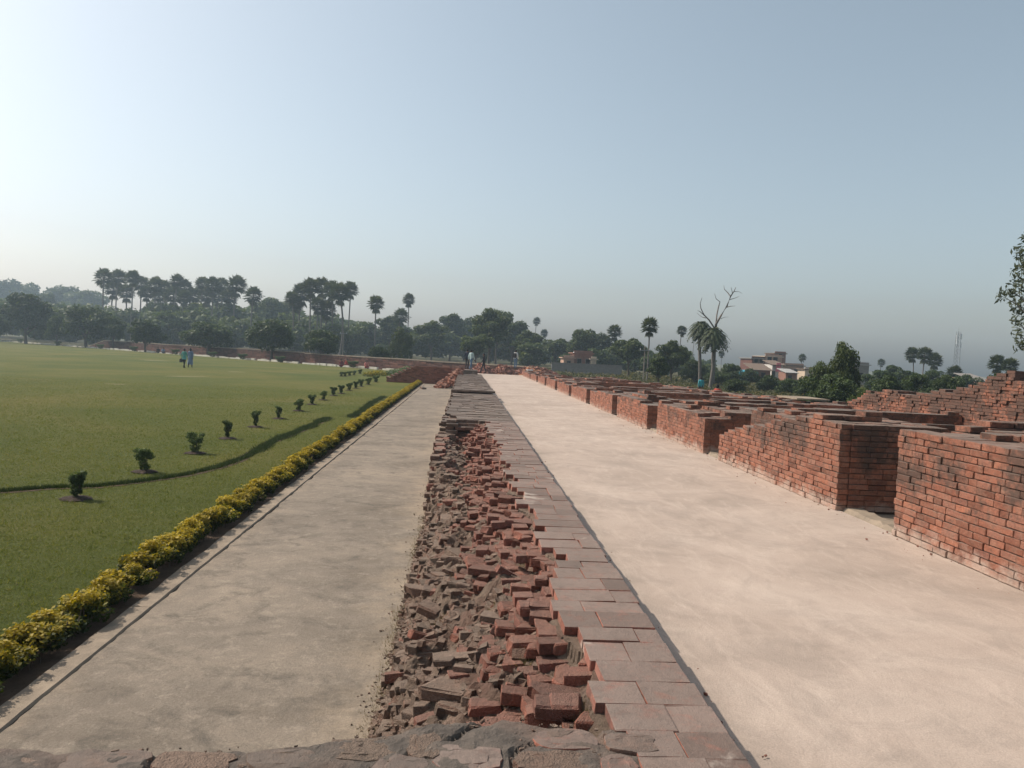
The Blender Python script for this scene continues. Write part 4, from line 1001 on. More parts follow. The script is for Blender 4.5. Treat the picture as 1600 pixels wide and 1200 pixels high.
# ragged tall grass along the curved furrow in the lawn
def curve(pts, n, z=ZP):
    w = np.array([at(x, y, z)[:2] for x, y in pts]); s = np.concatenate([[0], np.cumsum(np.linalg.norm(np.diff(w, axis=0), axis=1))])
    q = np.linspace(0, s[-1], n); return np.stack([np.interp(q, s, w[:, 0]), np.interp(q, s, w[:, 1])], -1)
F1 = [(-150, 775), (0, 768), (75, 762), (150, 760), (220, 752), (290, 742), (340, 730), (380, 716), (405, 703), (425, 690), (450, 680), (480, 668), (512, 653)]
F2 = [(548, 652), (566, 642), (580, 630), (600, 620)]
for q, (ff, lab) in enumerate(((F1, 'long dark furrow of taller grass curving across the lawn'), (F2, 'short dark furrow of taller grass near the far end of the hedge'))):
    w = curve(ff, 9000 if q == 0 else 2500); g = np.random.default_rng(80 + q); n = len(w) * 4
    i = g.integers(0, len(w), n); s = i / len(w)
    wid = (.04 + .04 * np.clip((s - .35) * 4, 0, 1) if q == 0 else .08) * (1 + .35 * np.sin(s * 41))
    P = np.stack([w[i, 0] + g.normal(size=n) * wid, w[i, 1] + g.normal(size=n) * wid, np.full(n, ZP - .03)], -1)
    blades('grass_furrow', P, .07 if q == 0 else .09, .014, 'grass_dark', 90 + q, 1.1, lab, 'grass', .35)
    # bare trench beside it
    c = curve(ff, 160); tg = np.gradient(c, axis=0); tg /= np.linalg.norm(tg, axis=1)[:, None]; nr = np.stack([-tg[:, 1], tg[:, 0]], -1)
    nr *= np.where(nr[:, 1] < 0, 1, -1)[:, None]
    o1 = c + nr * .04; o2 = c + nr * (.13 + .06 * np.random.default_rng(5).random(160))[:, None]
    V = np.concatenate([np.c_[o1, np.full(160, ZP - .003)], np.c_[o2, np.full(160, ZP - .003)]]); Fq = [(j, j + 1, 161 + j, 160 + j) for j in range(159)]
    tag(link('furrow_soil', mesh_np('furrow_soil', V, np.array(Fq), M['soil'])), kind='structure')
k = NT('dry_grass'); P2 = k.pos(); k.col(k.ramp(k.noise(P2, 3, 6, .7), [(.3, (.095, .098, .028)), (.6, (.16, .145, .055))])); M['dry'] = k.m
for px, py, w, dpt, sl in [(292, 588, 56, .8, -.12), (370, 581, 30, .7, 0), (240, 563, 48, 1.4, .03), (180, 600, 40, .3, .02)]:
    c = at(px, py, ZP); g = np.random.default_rng(px); n = 40; a = np.linspace(0, 2 * np.pi, n + 1)[:-1]; r = .55 + .6 * fbm(np.cos(a) * 2.5 + px, np.sin(a) * 2.5, 4); W = w / F * c[1] / 2
    sheet('worn_patch', [(c[0] + W * r[i] * math.cos(a[i]), c[1] + dpt * r[i] * math.sin(a[i]) + sl * -8 * r[i] * math.cos(a[i])) for i in range(n)], ZP - .005, M['dry'])
# scrub right of the cells
g = np.random.default_rng(73); n = 5200
Y = 24 + 100 * g.random(n) ** 1.2; X = 14 + g.random(n) * (Y * .75 - 3); keep = X < 95; X, Y = X[keep], Y[keep]; n = len(X)
hgt = (.25 + .65 * fbm(X * .12, Y * .12, 75, 3) ** 1.5) * g.uniform(.6, 1.3, n)
C = np.stack([X, Y, -1.08 + hgt * .5, .35 + .3 * g.random(n), .35 + .3 * g.random(n), hgt * .6], -1)
V, Fq, t = leaves(g, C, 90000, .11, el=2.2, up=.2, shell=.2)
tag(link('scrub', mesh_np('scrub', V, Fq, M['weed'], np.clip(t + .3 * (fbm(V[::4, 0] * .15, V[::4, 1] * .15, 76) - .45), 0, 1))), 'weedy olive scrub between the ruin and the village', 'scrub', kind='stuff')
n = 3000; Y = 70 + 70 * g.random(n); X = -30 + 60 * g.random(n); kp = ((X > 6) | (X < -2)) & (Y > 95 - X * .9 * (X < 0)); X, Y = X[kp], Y[kp]; n = len(X)
C = np.stack([X, Y, np.full(n, -.85), np.full(n, .6), np.full(n, .6), .2 + .3 * g.random(n)], -1)
V, Fq, t = leaves(g, C, 26000, .22, el=2.0, up=.3, shell=.2)
tag(link('far_weeds', mesh_np('far_weeds', V, Fq, M['weed'], t)), 'low green weeds beyond the far end of the ruin', 'weeds', kind='stuff')

# ------------------------------------------------------------------ yellow hedge
hg = tag(empty('hedge', (XH - .22, 4, ZP)), 'low clipped hedge with golden yellow leaves along the kerb', 'hedge'); ho = np.array(hg.location)
HV = []
for i in range(8):
    g = np.random.default_rng(300 + i); C = []
    for q in range(15):
        a = g.uniform(0, 6.28); r = g.uniform(0, .17); z = g.uniform(.10, .27)
        C.append((math.cos(a) * r * .9, math.sin(a) * r * 1.1, z * (1 - .35 * (r / .17) ** 2), .085, .085, .075))
    V, Fq, t = leaves(g, C, 2700, .023, el=1.6, up=.5, shell=.35)
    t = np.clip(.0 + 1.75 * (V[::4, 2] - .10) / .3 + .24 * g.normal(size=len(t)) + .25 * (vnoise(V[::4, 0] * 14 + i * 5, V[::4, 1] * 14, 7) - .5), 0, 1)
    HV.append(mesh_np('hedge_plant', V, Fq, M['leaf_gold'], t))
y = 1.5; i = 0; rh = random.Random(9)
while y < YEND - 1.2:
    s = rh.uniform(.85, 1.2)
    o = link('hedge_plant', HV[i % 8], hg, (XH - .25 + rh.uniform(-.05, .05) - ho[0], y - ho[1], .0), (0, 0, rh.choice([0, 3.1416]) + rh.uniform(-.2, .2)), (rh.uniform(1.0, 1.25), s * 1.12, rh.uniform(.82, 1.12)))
    y += .335 * s; i += 1
mb = MB(); y = 1.5
while y < 30:
    b = np.array([XH - .23 + rh.uniform(-.12, .1), y, ZP - .01]) - ho
    mb.tube([b, b + np.array([rh.uniform(-.05, .05), rh.uniform(-.05, .05), .2])], [.007, .005], 4, cap=False); y += .05
o = mb.build('stems', M['bark'], hg); o['kind'] = 'stuff'

# ------------------------------------------------------------------ clipped shrubs on the lawn
def shrub_variant(seed, shape):
    g = np.random.default_rng(seed); C = []
    for q in range(26):
        z = g.uniform(.12, .95); a = g.uniform(0, 6.28)
        R_ = {'cone': .10 + .30 * z, 'cup': .12 + .42 * z ** .8, 'post': .16 + .16 * z}[shape]
        C.append((math.cos(a) * R_ * .7, math.sin(a) * R_ * .7, z * .92, R_ * .38, R_ * .38, .09))
    C += [(0, 0, .3, .13, .13, .25), (0, 0, .65, .2, .2, .25)]
    V, Fq, t = leaves(g, C, 3200, .042, el=1.6, up=.4, shell=.3)
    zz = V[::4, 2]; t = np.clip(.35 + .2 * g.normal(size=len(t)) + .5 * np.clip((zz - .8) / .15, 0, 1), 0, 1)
    mb = MB()
    for q in range(7):
        a = g.uniform(0, 6.28); mb.tube([(0, 0, -.03), (.05 * math.cos(a), .05 * math.sin(a), .2), (.2 * math.cos(a), .2 * math.sin(a), .7)], [.02, .015, .006], 5)
    return mesh_np('foliage', V, Fq, M['leaf_topiary'], t), mb.mesh('stem', M['bark'], True)
SH = {s: shrub_variant(400 + i, s) for i, s in enumerate(('cone', 'cup', 'post'))}
g = np.random.default_rng(3); a = np.linspace(0, 2 * np.pi, 29)[:-1]; rr_ = .8 + .35 * g.random(28)
RING = mesh_np('soil_ring', np.concatenate([np.c_[np.cos(a) * rr_, np.sin(a) * rr_, np.zeros(28)], np.c_[.5 * np.cos(a), .5 * np.sin(a), np.full(28, .03)], [[0, 0, .04]]]),
               [np.array([(i, (i+1) % 28, 28 + (i+1) % 28, 28 + i) for i in range(28)]), np.array([(28 + i, 28 + (i+1) % 28, 56) for i in range(28)])], M['soil_dark'])
sh = [(119, 779, 41, 'post', 24), (226, 737, 36, 'cup', 32), (304, 708, 31, 'cup', 28), (355, 685, 27, 'cone', 15), (399, 667, 24, 'cone', 13), (435, 654, 19, 'cone', 12), (466, 642, 18, 'cup', 17), (487, 632, 15, 'cone', 12), (505, 625, 14, 'cup', 12),
      (521, 618, 13, 'cone', 11), (533, 615, 13, 'cone', 10), (545, 610, 12, 'cup', 11), (556, 607, 11, 'cone', 9), (564, 604, 11, 'cone', 9), (575, 601, 11, 'cup', 12), (587, 597, 10, 'cup', 11)]
ordn = ['first', 'second', 'third', 'fourth', 'fifth', 'sixth', 'seventh', 'eighth', 'ninth', 'tenth', 'eleventh', 'twelfth', 'thirteenth', 'fourteenth', 'fifteenth', 'last']
lk = {'post': 'upright pale topped', 'cup': 'bowl shaped', 'cone': 'slim cone shaped'}
def put_shrub(px, py, hpx, s, w, label, group):
    b = at(px, py, ZP); k = b[1] / F; h = hpx * k * 1.12
    W = w * k / (2 * {'cone': .37, 'cup': .52, 'post': .31}[s]) * 1.08
    e = tag(empty('clipped_shrub', (b[0], b[1], ZP)), label, 'shrub', group); e.rotation_euler = (0, 0, random.uniform(0, 6))
    link('foliage', SH[s][0], e, scale=(W, W, h)); link('stem', SH[s][1], e, scale=(W, W, h)); link('soil_ring', RING, e, loc=(0, 0, .004), scale=(max(.24, W * .36),) * 2 + (1,))
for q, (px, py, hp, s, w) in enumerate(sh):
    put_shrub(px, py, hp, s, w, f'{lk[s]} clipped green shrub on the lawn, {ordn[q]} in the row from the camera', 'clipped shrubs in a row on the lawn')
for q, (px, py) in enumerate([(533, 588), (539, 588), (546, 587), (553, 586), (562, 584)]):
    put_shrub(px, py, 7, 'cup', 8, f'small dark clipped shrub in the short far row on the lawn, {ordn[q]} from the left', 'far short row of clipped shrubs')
# flower bed beyond the far end of the lawn
g = np.random.default_rng(8); C = []
for px, py in [(575, 588), (580, 587), (586, 586), (592, 585), (598, 587)]: C.append((*at(px, py, ZP)[:2], ZP + .15, .5, .5, .25))
V, Fq, t = leaves(g, C, 1500, .08, up=.5); tag(link('flower_bed', mesh_np('flower_bed', V, Fq, M['leaf_gold'], t)), 'short patch of yellow leaved plants near the far lawn corner', 'plants')
C = [(*at(px, py, ZP)[:2], ZP + .2, .6, .6, .35) for px, py in [(612, 586), (620, 584), (628, 582), (636, 579), (618, 588)]]
V, Fq, t = leaves(g, C, 1800, .09, up=.5); tag(link('low_bush', mesh_np('low_bush', V, Fq, M['leaf_topiary'], t)), 'low dark green bush row left of the dark cross wall', 'bush')
C = [(*at(1040 + 8 * i, 600 + i * .9, -.6)[:2], -.75, .8, .8, .35) for i in range(6)]
# ------------------------------------------------------------------ far walls, houses, masts
def flatmat(name, c, rough=.85): M[name] = plain(name, c, rough, 3, .3, 0); return M[name]
for nm, c in (('plaster_pink', (.42, .27, .20)), ('plaster_cream', (.50, .40, .30)), ('plaster_white', (.5, .47, .43)), ('wall_grey', (.22, .20, .18)), ('brick_house', (.24, .125, .09)), ('roof_brown', (.16, .115, .085)),
              ('tin', (.33, .32, .30)), ('tarp_blue', (.05, .28, .38)), ('cloth_pink', (.62, .16, .20)), ('dark_void', (.02, .018, .016)), ('whitewash', (.58, .54, .46)), ('steel', (.22, .23, .24)), ('tank_white', (.7, .7, .68)), ('brick_dark', (.12, .055, .042))): flatmat(nm, c)
fw = tag(empty('boundary_brickwork', tuple(LE1) + (-1.1,)), 'long dark brick wall with a sloped left end, behind the far lawn edge', 'wall'); fo = np.array(fw.location)
nE = np.array([-dE[1], dE[0]]); nE *= 1 if nE[1] > 0 else -1
A = LE1 + nE * 5 - dE * 14; g = random.Random(4); recs = []; mb = MB()
th = math.atan2(dE[1], dE[0])
s = 0.
while s < 112:
    L = g.uniform(.9, 1.5); top = .42 + .12 * (vnoise(s * .15, 0, 3) - .5) - 1.5 * np.clip((s - 104) / 8, 0, 1) + (.0 if s < 40 else .1)
    c = A + dE * (s + L / 2)
    for kz in range(8):
        z0 = -1.1 + kz * .21
        if z0 + .2 < top: recs.append(('p', g.randrange(6), (c[0] + nE[0] * g.uniform(-.04, .04), c[1] + nE[1] * g.uniform(-.04, .04), z0 + .1), (0, 0, th), (L / .3 * .985, 6, .2 / .07), g.random()))
    p = np.array([(-L / 2, -.48), (L / 2, -.48), (L / 2, .48), (-L / 2, .48)]); w = np.array([c + dE * a + nE * b for a, b in p])
    zt = float(top); mb.add(np.concatenate([np.c_[w, np.full(4, zt - .12)], np.c_[w, np.full(4, zt)]]) - fo, BOXF, g.random())
    s += L
join_bricks('bricks', recs, 'brick_farwall' if 'brick_farwall' in M else 'brick_far', fw, fo)
mb.build('coping', M['kerb'], fw)
bt = tag(empty('lawn_border', tuple(LE1) + (ZP,)), 'line of whitewashed edging stones along the far lawn edge', 'edging'); bo = np.array(bt.location); mb = MB(); s = 0.
while s < 185:
    L = g.uniform(.5, 1.6); c = LE1 + dE * (s + L / 2) + nE * g.uniform(-.1, .1)
    w = np.array([c + dE * a + nE * b for a, b in ((-L / 2, -.12), (L / 2, -.12), (L / 2, .12), (-L / 2, .12))]); h = g.uniform(.14, .28)
    mb.add(np.concatenate([np.c_[w, np.full(4, ZP - .05)], np.c_[w, np.full(4, ZP + h)]]) - bo, BOXF); s += L + g.choice([.05, .05, .3, .9])
o = mb.build('stones', M['whitewash'], bt); o['kind'] = 'stuff'
for q, s in enumerate((9, 24, 33, 41, 52, 66, 79, 98, 118, 137)):
    c = LE1 + dE * s - nE * .8
    e = tag(empty('border_shrub', (c[0], c[1], ZP)), f'small dark shrub beside the whitewashed edging, {O[q]} from the right', 'shrub', 'small shrubs along the far lawn edge')
    link('foliage', SH['cup'][0], e, scale=(1.5, 1.5, .9)); link('stem', SH['cup'][1], e, scale=(1.5, 1.5, .9))

def house(name, label, x0, x1, ytop, Y, depth, wallm, roofm, wins=(), roof='flat', zb=-1.1, over=.25, extras=None):
    a = atY(x0, ytop, Y); b = atY(x1, ytop, Y); zt = (a[2] + b[2]) / 2; W = b[0] - a[0]; H = zt - zb
    t = tag(empty(name, ((a[0] + b[0]) / 2, Y, zb)), label, 'house')
    MB().box(-W / 2, W / 2, 0, depth, 0, H).build('wall', M[wallm], t)
    if roof == 'flat':
        MB().box(-W / 2 - over, W / 2 + over, -over, depth + over, H + .003, H + .16).build('roof', M[roofm], t)
        MB().box(-W / 2, W / 2, .02, .16, H + .165, H + .5).build('parapet', M[wallm], t)
    else:
        rise = roof; V = [(-W / 2 - over, -over - .4, H - .1), (W / 2 + over, -over - .4, H - .1), (W / 2 + over, depth + over, H + rise), (-W / 2 - over, depth + over, H + rise)]
        V += [(x, y, z + .08) for x, y, z in V]; MB().add(V, BOXF).build('roof', M[roofm], t)
    for kind, u, z, w, h in wins:
        x = -W / 2 + u * W
        f = MB().box(x - w / 2 - .07, x + w / 2 + .07, -.06, .04, z - .07, z + h + .07).build(kind, M['wall_grey'] if kind == 'window' else M['roof_brown'], t)
        MB().box(x - w / 2, x + w / 2, -.075, .02, z, z + h).build('pane' if kind == 'window' else 'leaf', M['dark_void'], f)
    return t, W, H
W_ = 'window'
house('village_house', 'tiny cream house at the right end of the village', 1258, 1272, 578, 130, 3, 'plaster_cream', 'roof_brown', [(W_, .5, 1.0, .4, .5)])
house('village_house', 'small terracotta hut with tin roof in front of the long terracotta house', 1228, 1244, 582, 124, 3, 'brick_house', 'tin', [('door', .4, 0, .6, 1.3)], roof=.5)
house('village_house', 'low brick house with flat roof and a water tank, beyond the cells', 897, 926, 553, 122, 5, 'brick_house', 'brick_house', [(W_, .3, 1.6, .6, .8), (W_, .75, 1.6, .6, .8)])
t, W, H = house('village_house', 'pink plastered annex left of the low brick house', 881, 897, 560, 120, 4, 'plaster_pink', 'plaster_pink', [(W_, .5, 1.3, .5, .7)])
house('village_house', 'small cream block right of the low brick house', 924, 932, 562, 121, 3, 'plaster_cream', 'plaster_cream', [('door', .5, 0, .5, 1.6)])
p = atY(899, 550.5, 124); tk = tag(empty('water_tank', (p[0], 124.5, p[2] - .45)), 'round pale water tank on the low brick house roof', 'tank'); mb = MB(); mb.tube([(0, 0, -.9), (0, 0, .3), (0, 0, .5), (0, 0, .55)], [.42, .42, .25, .1], 12); mb.build('barrel', M['tank_white'], tk, smooth=True)
MB().tube([(0, 0, .55), (0, 0, .62)], .14, 10).build('lid', M['wall_grey'], tk)
house('village_house', 'dark unplastered two storey brick house, leftmost of the village at the right', 1175, 1196, 561, 140, 6, 'brick_dark', 'wall_grey', [(W_, .3, 3.2, .7, .9), (W_, .7, 3.2, .7, .9), (W_, .3, .9, .7, .9)])
house('village_house', 'cream upper storey house behind the dark brick house', 1196, 1222, 558, 150, 6, 'plaster_pink', 'plaster_cream', [(W_, .25, 3.6, .8, .9), (W_, .6, 3.6, .8, .9)])
house('village_house', 'brown pink house with a stair tower, tallest roof of the village', 1211, 1228, 553, 156, 5, 'brick_house', 'roof_brown', [(W_, .5, 4.4, .7, .9)])
house('village_house', 'white fronted house where the pink cloth hangs', 1207, 1224, 570, 133, 4, 'plaster_white', 'roof_brown', [('door', .12, 0, .5, 1.8)], roof=.7)
p = atY(1216.5, 574, 132.6); MB().box(-.42, .42, -.03, .03, -.75, .75).build('x', M['cloth_pink'])
o = bpy.data.objects['x']; o.name = 'hanging_cloth'; o.location = p; tag(o, 'bright pink cloth hanging on the white house front', 'cloth')
house('village_house', 'long terracotta house at the right of the village', 1224, 1256, 572, 138, 5, 'plaster_pink', 'roof_brown', [(W_, .3, 1.4, .8, .9), (W_, .65, 1.4, .8, .9), ('door', .85, 0, .8, 1.9)])
house('village_house', 'brown roofed hut below the dark brick house', 1176, 1204, 578, 128, 4, 'brick_house', 'roof_brown', [('door', .6, 0, .7, 1.5)], roof=1.0)
house('shelter', 'blue tarpaulin shelter at the left foot of the village', 1162, 1180, 582, 126, 2.5, 'tarp_blue', 'tarp_blue', [('door', .5, 0, .8, 1.0)], roof=.3)
house('village_house', 'grey flat roofed house behind the bushes left of the palm cluster', 1338, 1358, 571, 120, 4, 'wall_grey', 'tin', [(W_, .4, 1.5, .6, .8)])
house('village_house', 'small white house with a brown roof behind the bushes at the right', 1510, 1526, 598, 92, 3, 'plaster_white', 'plaster_pink', [(W_, .4, .9, .5, .6)], roof=.5)
house('village_house', 'pink house with a dark sloping roof at the right, below the fan palms', 1524, 1546, 595, 97, 4, 'plaster_pink', 'wall_grey', [('door', .5, 0, .7, 1.5)], roof=.8)
mb = MB(); a = atY(862, 567, 108); b = atY(972, 573, 108); mb.box(0, b[0] - a[0], 0, .25, 0, a[2] + 1.1); mb.box(-.05, b[0] - a[0] + .05, -.05, .3, a[2] + 1.102, a[2] + 1.2)
tag(mb.build('yard_enclosure', M['wall_grey'], None, (a[0], 108, -1.1)), 'long dark yard wall in front of the low brick house', 'wall')
# lattice mast
p = atY(1497, 518, 300); mt = tag(empty('lattice_mast', (atY(1493, 590, 300)[0], 300, -1.1)), 'thin steel lattice telephone mast above the bushes at the right', 'mast'); H = p[2] + 1.1
mb = MB(); mbb = MB(); hw = lambda z: .95 - .4 * z / H
for sx in (-1, 1):
    for sy in (-1, 1): mb.tube([(sx * hw(0), sy * hw(0), 0), (sx * hw(H), sy * hw(H), H)], .11, 4)
z = 0
while z < H - 1:
    z2 = z + 1.6
    for i in range(4):
        c = [(-1, -1), (1, -1), (1, 1), (-1, 1)]; a_, b_ = c[i], c[(i+1) % 4]
        mbb.tube([(a_[0] * hw(z), a_[1] * hw(z), z), (b_[0] * hw(z2), b_[1] * hw(z2), z2)], .06, 3, cap=False); mbb.tube([(a_[0] * hw(z2), a_[1] * hw(z2), z2), (b_[0] * hw(z2), b_[1] * hw(z2), z2)], .06, 3, cap=False)
    z = z2
mb.build('frame', M['steel'], mt); mbb.build('bracing', M['steel'], mt)
for i, (dx, z) in enumerate(((-.9, H - 2), (.9, H - 2), (.9, H - 5.5), (-.9, H - 4))):
    MB().box(dx - .18, dx + .18, -.75, -.55, z - 1.1, z + 1.1).build('antenna', M['tank_white'], mt)
MB().tube([(0, 0, H), (0, 0, H + 1.6)], .04, 5).build('lightning_rod', M['steel'], mt)
# utility poles
for px, yt, Y, lab in ((1008, 541, 84, 'thin grey utility pole below the full crowned palm'), (537, 517, 125, 'grey utility pole in front of the wood, left of the small pale tree'), (252, 470, 190, 'pale utility pole among the palms of the left row'), (205, 478, 185, 'pale utility pole left of the other one among the left palms')):
    p = atY(px, yt, Y); H = p[2] + 1.1; t = tag(empty('utility_pole', (p[0], Y, -1.1)), lab, 'pole', 'utility poles')
    MB().tube([(0, 0, -.2), (0, 0, H)], [.085, .055], 8).build('pole', M['bark_pale'], t, smooth=True)
    MB().box(-.6, .6, -.05, .05, H - .5, H - .4).build('crossarm', M['steel'], t)
    for x in (-.5, 0, .5): MB().tube([(x, 0, H - .395), (x, 0, H - .25)], .04, 6).build('insulator', M['tank_white'], t)
# heaps of red rubble at the end of the walkway
for q, (px0, px1, py, h, Y, lab) in enumerate([(738, 768, 583, .85, 73, 'orange earth and brick heap behind the walking person in black'), (768, 806, 583, .75, 75, 'pink brick rubble heap at the middle of the walkway end'), (806, 872, 580, .75, 80, 'long orange rubble heap right of the walkway end')]):
    a, b = atY(px0, py, Y), atY(px1, py, Y); W = b[0] - a[0]; c = ((a[0] + b[0]) / 2, Y + 1.5, -.45)
    t = tag(empty('rubble_heap', c), lab, 'rubble', 'rubble heaps at the walkway end')
    n = 40; gx_, gy_ = np.meshgrid(np.linspace(-.65, .65, n), np.linspace(-.5, .5, n), indexing='ij')
    r = np.sqrt((gx_ / .62) ** 2 + (gy_ / .48) ** 2); hz = lambda x, y: h * 1.5 * np.clip(1 - np.sqrt((x / .62) ** 2 + (y / .48) ** 2), 0, 1) ** .8 * (.55 + .8 * fbm(x * 6 + q * 9, y * 5, 7))
    Z = hz(gx_, gy_) - .12; I = np.arange(n * n).reshape(n, n)
    link('earth', mesh_np('earth', np.stack([gx_ * W, gy_ * 5, Z], -1).reshape(-1, 3), np.stack([I[:-1, :-1], I[1:, :-1], I[1:, 1:], I[:-1, 1:]], -1).reshape(-1, 4), M['orange_earth'] if 'orange_earth' in M else M['soil']), t)
    def fx(g, n): 
        x = (g.random(n) - .5) * 1.1; y = (g.random(n) - .5) * .8
        return np.stack([x * W, y * 5, hz(x, y) - .08], -1)
    chips('loose_bricks', 350, fx, 'brick_red', t, (0, 0, 0), .08, .3, 40 + q)
p = at(800, 577, ZW); wp = tag(empty('whitewashed_post', (p[0], 69.2, ZW)), 'short whitewashed masonry post at the far right corner of the walkway', 'post')
MB().box(-.24, .24, -.2, .2, 0, .5).build('shaft', M['whitewash'], wp); MB().box(-.28, .28, -.24, .24, .502, .58).build('cap', M['tank_white'], wp)

# ------------------------------------------------------------------ people
TS = bpy.data.scenes.new('workshop'); TV = TS.view_layers[0]
for nm, c in (('skin', (.16, .085, .055)), ('hair', (.012, .010, .009)), ('cl_teal', (.10, .30, .26)), ('cl_white', (.55, .56, .55)), ('cl_navy', (.025, .03, .055)), ('cl_black', (.018, .017, .02)), ('cl_blue', (.16, .21, .30)),
              ('cl_jeans', (.07, .12, .19)), ('cl_paleblue', (.40, .50, .50)), ('cl_turq', (.04, .30, .34)), ('cl_red', (.36, .05, .035)), ('cl_maroon', (.16, .03, .03)), ('cl_pink', (.55, .20, .17)), ('eye', (.6, .6, .6))): flatmat(nm, c)
def PDG():
    TV.update(); return TV.depsgraph
def person(label, base, H, heading, pose, top, bottom, dress=None, bag=None, long_hair=False, group=None, phase=1):
    k = H / 1.7
    J = {'pel': (0, 0, .92), 'bel': (0, 0, 1.08), 'che': (0, .005, 1.28), 'nb': (0, .01, 1.42), 'ne': (0, 0, 1.48), 'chin': (0, -.02, 1.535), 'face': (0, -.01, 1.60), 'top': (0, .005, 1.665)}
    for s, sg in (('l', 1), ('r', -1)):
        sw = .17 * sg * phase if pose == 'walk' else .03 * sg
        J['sh' + s] = (.17 * sg, .01, 1.40); J['el' + s] = (.23 * sg, .03 + sw * .4, 1.12); J['wr' + s] = (.22 * sg, -.05 + sw * .9, .88)
        J['hip' + s] = (.09 * sg, 0, .88); J['kn' + s] = (.10 * sg, -.03 - sw * .8, .48); J['an' + s] = (.10 * sg, .02 - sw * 1.5, .08); J['toe' + s] = (.12 * sg, -.14 - sw * 1.5, .035)
        if pose == 'sit':
            J['hip' + s] = (.10 * sg, 0, .14); J['kn' + s] = (.24 * sg, -.34, .28); J['an' + s] = (-.02 * sg, -.42, .08); J['toe' + s] = (.06 * sg, -.55, .05)
            J['sh' + s] = (.17 * sg, -.03, .62); J['el' + s] = (.24 * sg, -.12, .38); J['wr' + s] = (.12 * sg, -.32, .34)
    if pose == 'sit':
        for n, z, y in (('pel', .16, 0), ('bel', .30, 0), ('che', .50, -.02), ('nb', .64, -.03), ('ne', .70, -.04), ('chin', .755, -.07), ('face', .82, -.06), ('top', .885, -.04)): J[n] = (0, y, z)
    Rd = {'pel': .15, 'bel': .13, 'che': .155, 'nb': .10, 'ne': .055, 'chin': .062, 'face': .088, 'top': .07, 'sh': .068, 'el': .048, 'wr': .030, 'hip': .095, 'kn': .062, 'an': .042, 'toe': .035}
    E = [('pel', 'bel'), ('bel', 'che'), ('che', 'nb'), ('nb', 'ne'), ('ne', 'chin'), ('chin', 'face'), ('face', 'top')]
    for s in 'lr': E += [('nb', 'sh' + s), ('sh' + s, 'el' + s), ('el' + s, 'wr' + s), ('pel', 'hip' + s), ('hip' + s, 'kn' + s), ('kn' + s, 'an' + s), ('an' + s, 'toe' + s)]
    for s, sg in (('l', 1), ('r', -1)):
        w = np.array(J['wr' + s]); f = np.array(J['wr' + s]) - np.array(J['el' + s]); f /= np.linalg.norm(f)
        J['pa' + s] = tuple(w + f * .055); Rd['pa'] = .032; E.append(('wr' + s, 'pa' + s))
        for i, (sp, ln) in enumerate(((-.030, .070), (-.011, .080), (.009, .075), (.028, .060))):
            J[f'f{i}' + s] = tuple(w + f * (.09 + ln * .5) + np.array([-.008 * sg, sp, 0])); J[f'g{i}' + s] = tuple(w + f * (.09 + ln) + np.array([-.022 * sg, sp * 1.1, 0])); Rd[f'f{i}'] = .009; Rd[f'g{i}'] = .007
            E += [('pa' + s, f'f{i}' + s), (f'f{i}' + s, f'g{i}' + s)]
        J['th' + s] = tuple(w + f * .07 + np.array([-.02 * sg, -.05, 0])); Rd['th'] = .010; E.append(('pa' + s, 'th' + s))
    J['no'] = tuple(np.array(J['face']) + np.array([0, -.10, -.005])); Rd['no'] = .014; E.append(('face', 'no'))
    names = list(J); V = [J[n] for n in names]
    me = bpy.data.meshes.new('tmp'); me.from_pydata(V, [(names.index(a), names.index(b)) for a, b in E], []); ob = bpy.data.objects.new('tmp', me); TS.collection.objects.link(ob)
    md = ob.modifiers.new('skin', 'SKIN'); 
    for i, n in enumerate(names):
        r = Rd.get(n, Rd.get(n[:-1], .05)); sv_ = me.skin_vertices[0].data[i]
        sv_.radius = (r * (1.25 if n in ('che', 'pel', 'bel') else 1), r * (.85 if n in ('che', 'pel', 'bel') else 1)); sv_.use_root = n == 'pel'
    ob.modifiers.new('sub', 'SUBSURF').levels = 1
    ev = ob.evaluated_get(PDG()); bm_ = bpy.data.meshes.new_from_object(ev); bpy.data.objects.remove(ob)
    bm_.name = 'body'; bm_.materials.clear()
    for mt_ in ('skin', top, bottom, 'cl_black'): bm_.materials.append(M[mt_])
    seg = []
    for a, b in E:
        ka, kb = a.rstrip('lr') if a[-1] in 'lr' and a not in ('pel', 'bel') else a, b
        kb = b[:-1] if b[-1] in 'lr' and b not in ('pel', 'bel') else b
        if kb in ('ne', 'chin', 'face', 'top', 'no', 'pa', 'th') or kb[0] in 'fg': mi_ = 0
        elif kb in ('hip', 'kn', 'an'): mi_ = 2
        elif kb == 'toe': mi_ = 3
        else: mi_ = 1
        seg.append((np.array(J[a]), np.array(J[b]), mi_))
    npl = len(bm_.polygons); Cn = np.zeros(npl * 3, np.float32); bm_.polygons.foreach_get('center', Cn); Cn = Cn.reshape(-1, 3)
    best = np.full(npl, 9.); mi2 = np.zeros(npl, np.int32)
    for a, b, mi_ in seg:
        ab = b - a; tt = np.clip((Cn - a) @ ab / ab.dot(ab), 0, 1); dd = np.linalg.norm(Cn - a - tt[:, None] * ab, axis=1)
        w_ = dd < best; best[w_] = dd[w_]; mi2[w_] = mi_
    bm_.polygons.foreach_set('material_index', mi2); bm_.polygons.foreach_set('use_smooth', np.ones(npl, bool))
    t = tag(empty('person', base), label, 'person', group); t.rotation_euler = (0, 0, heading); t.scale = (k, k, k)
    link('body', bm_, t)
    f = np.array(J['face']); mb = MB(); n, m_ = 14, 9; Vh = []
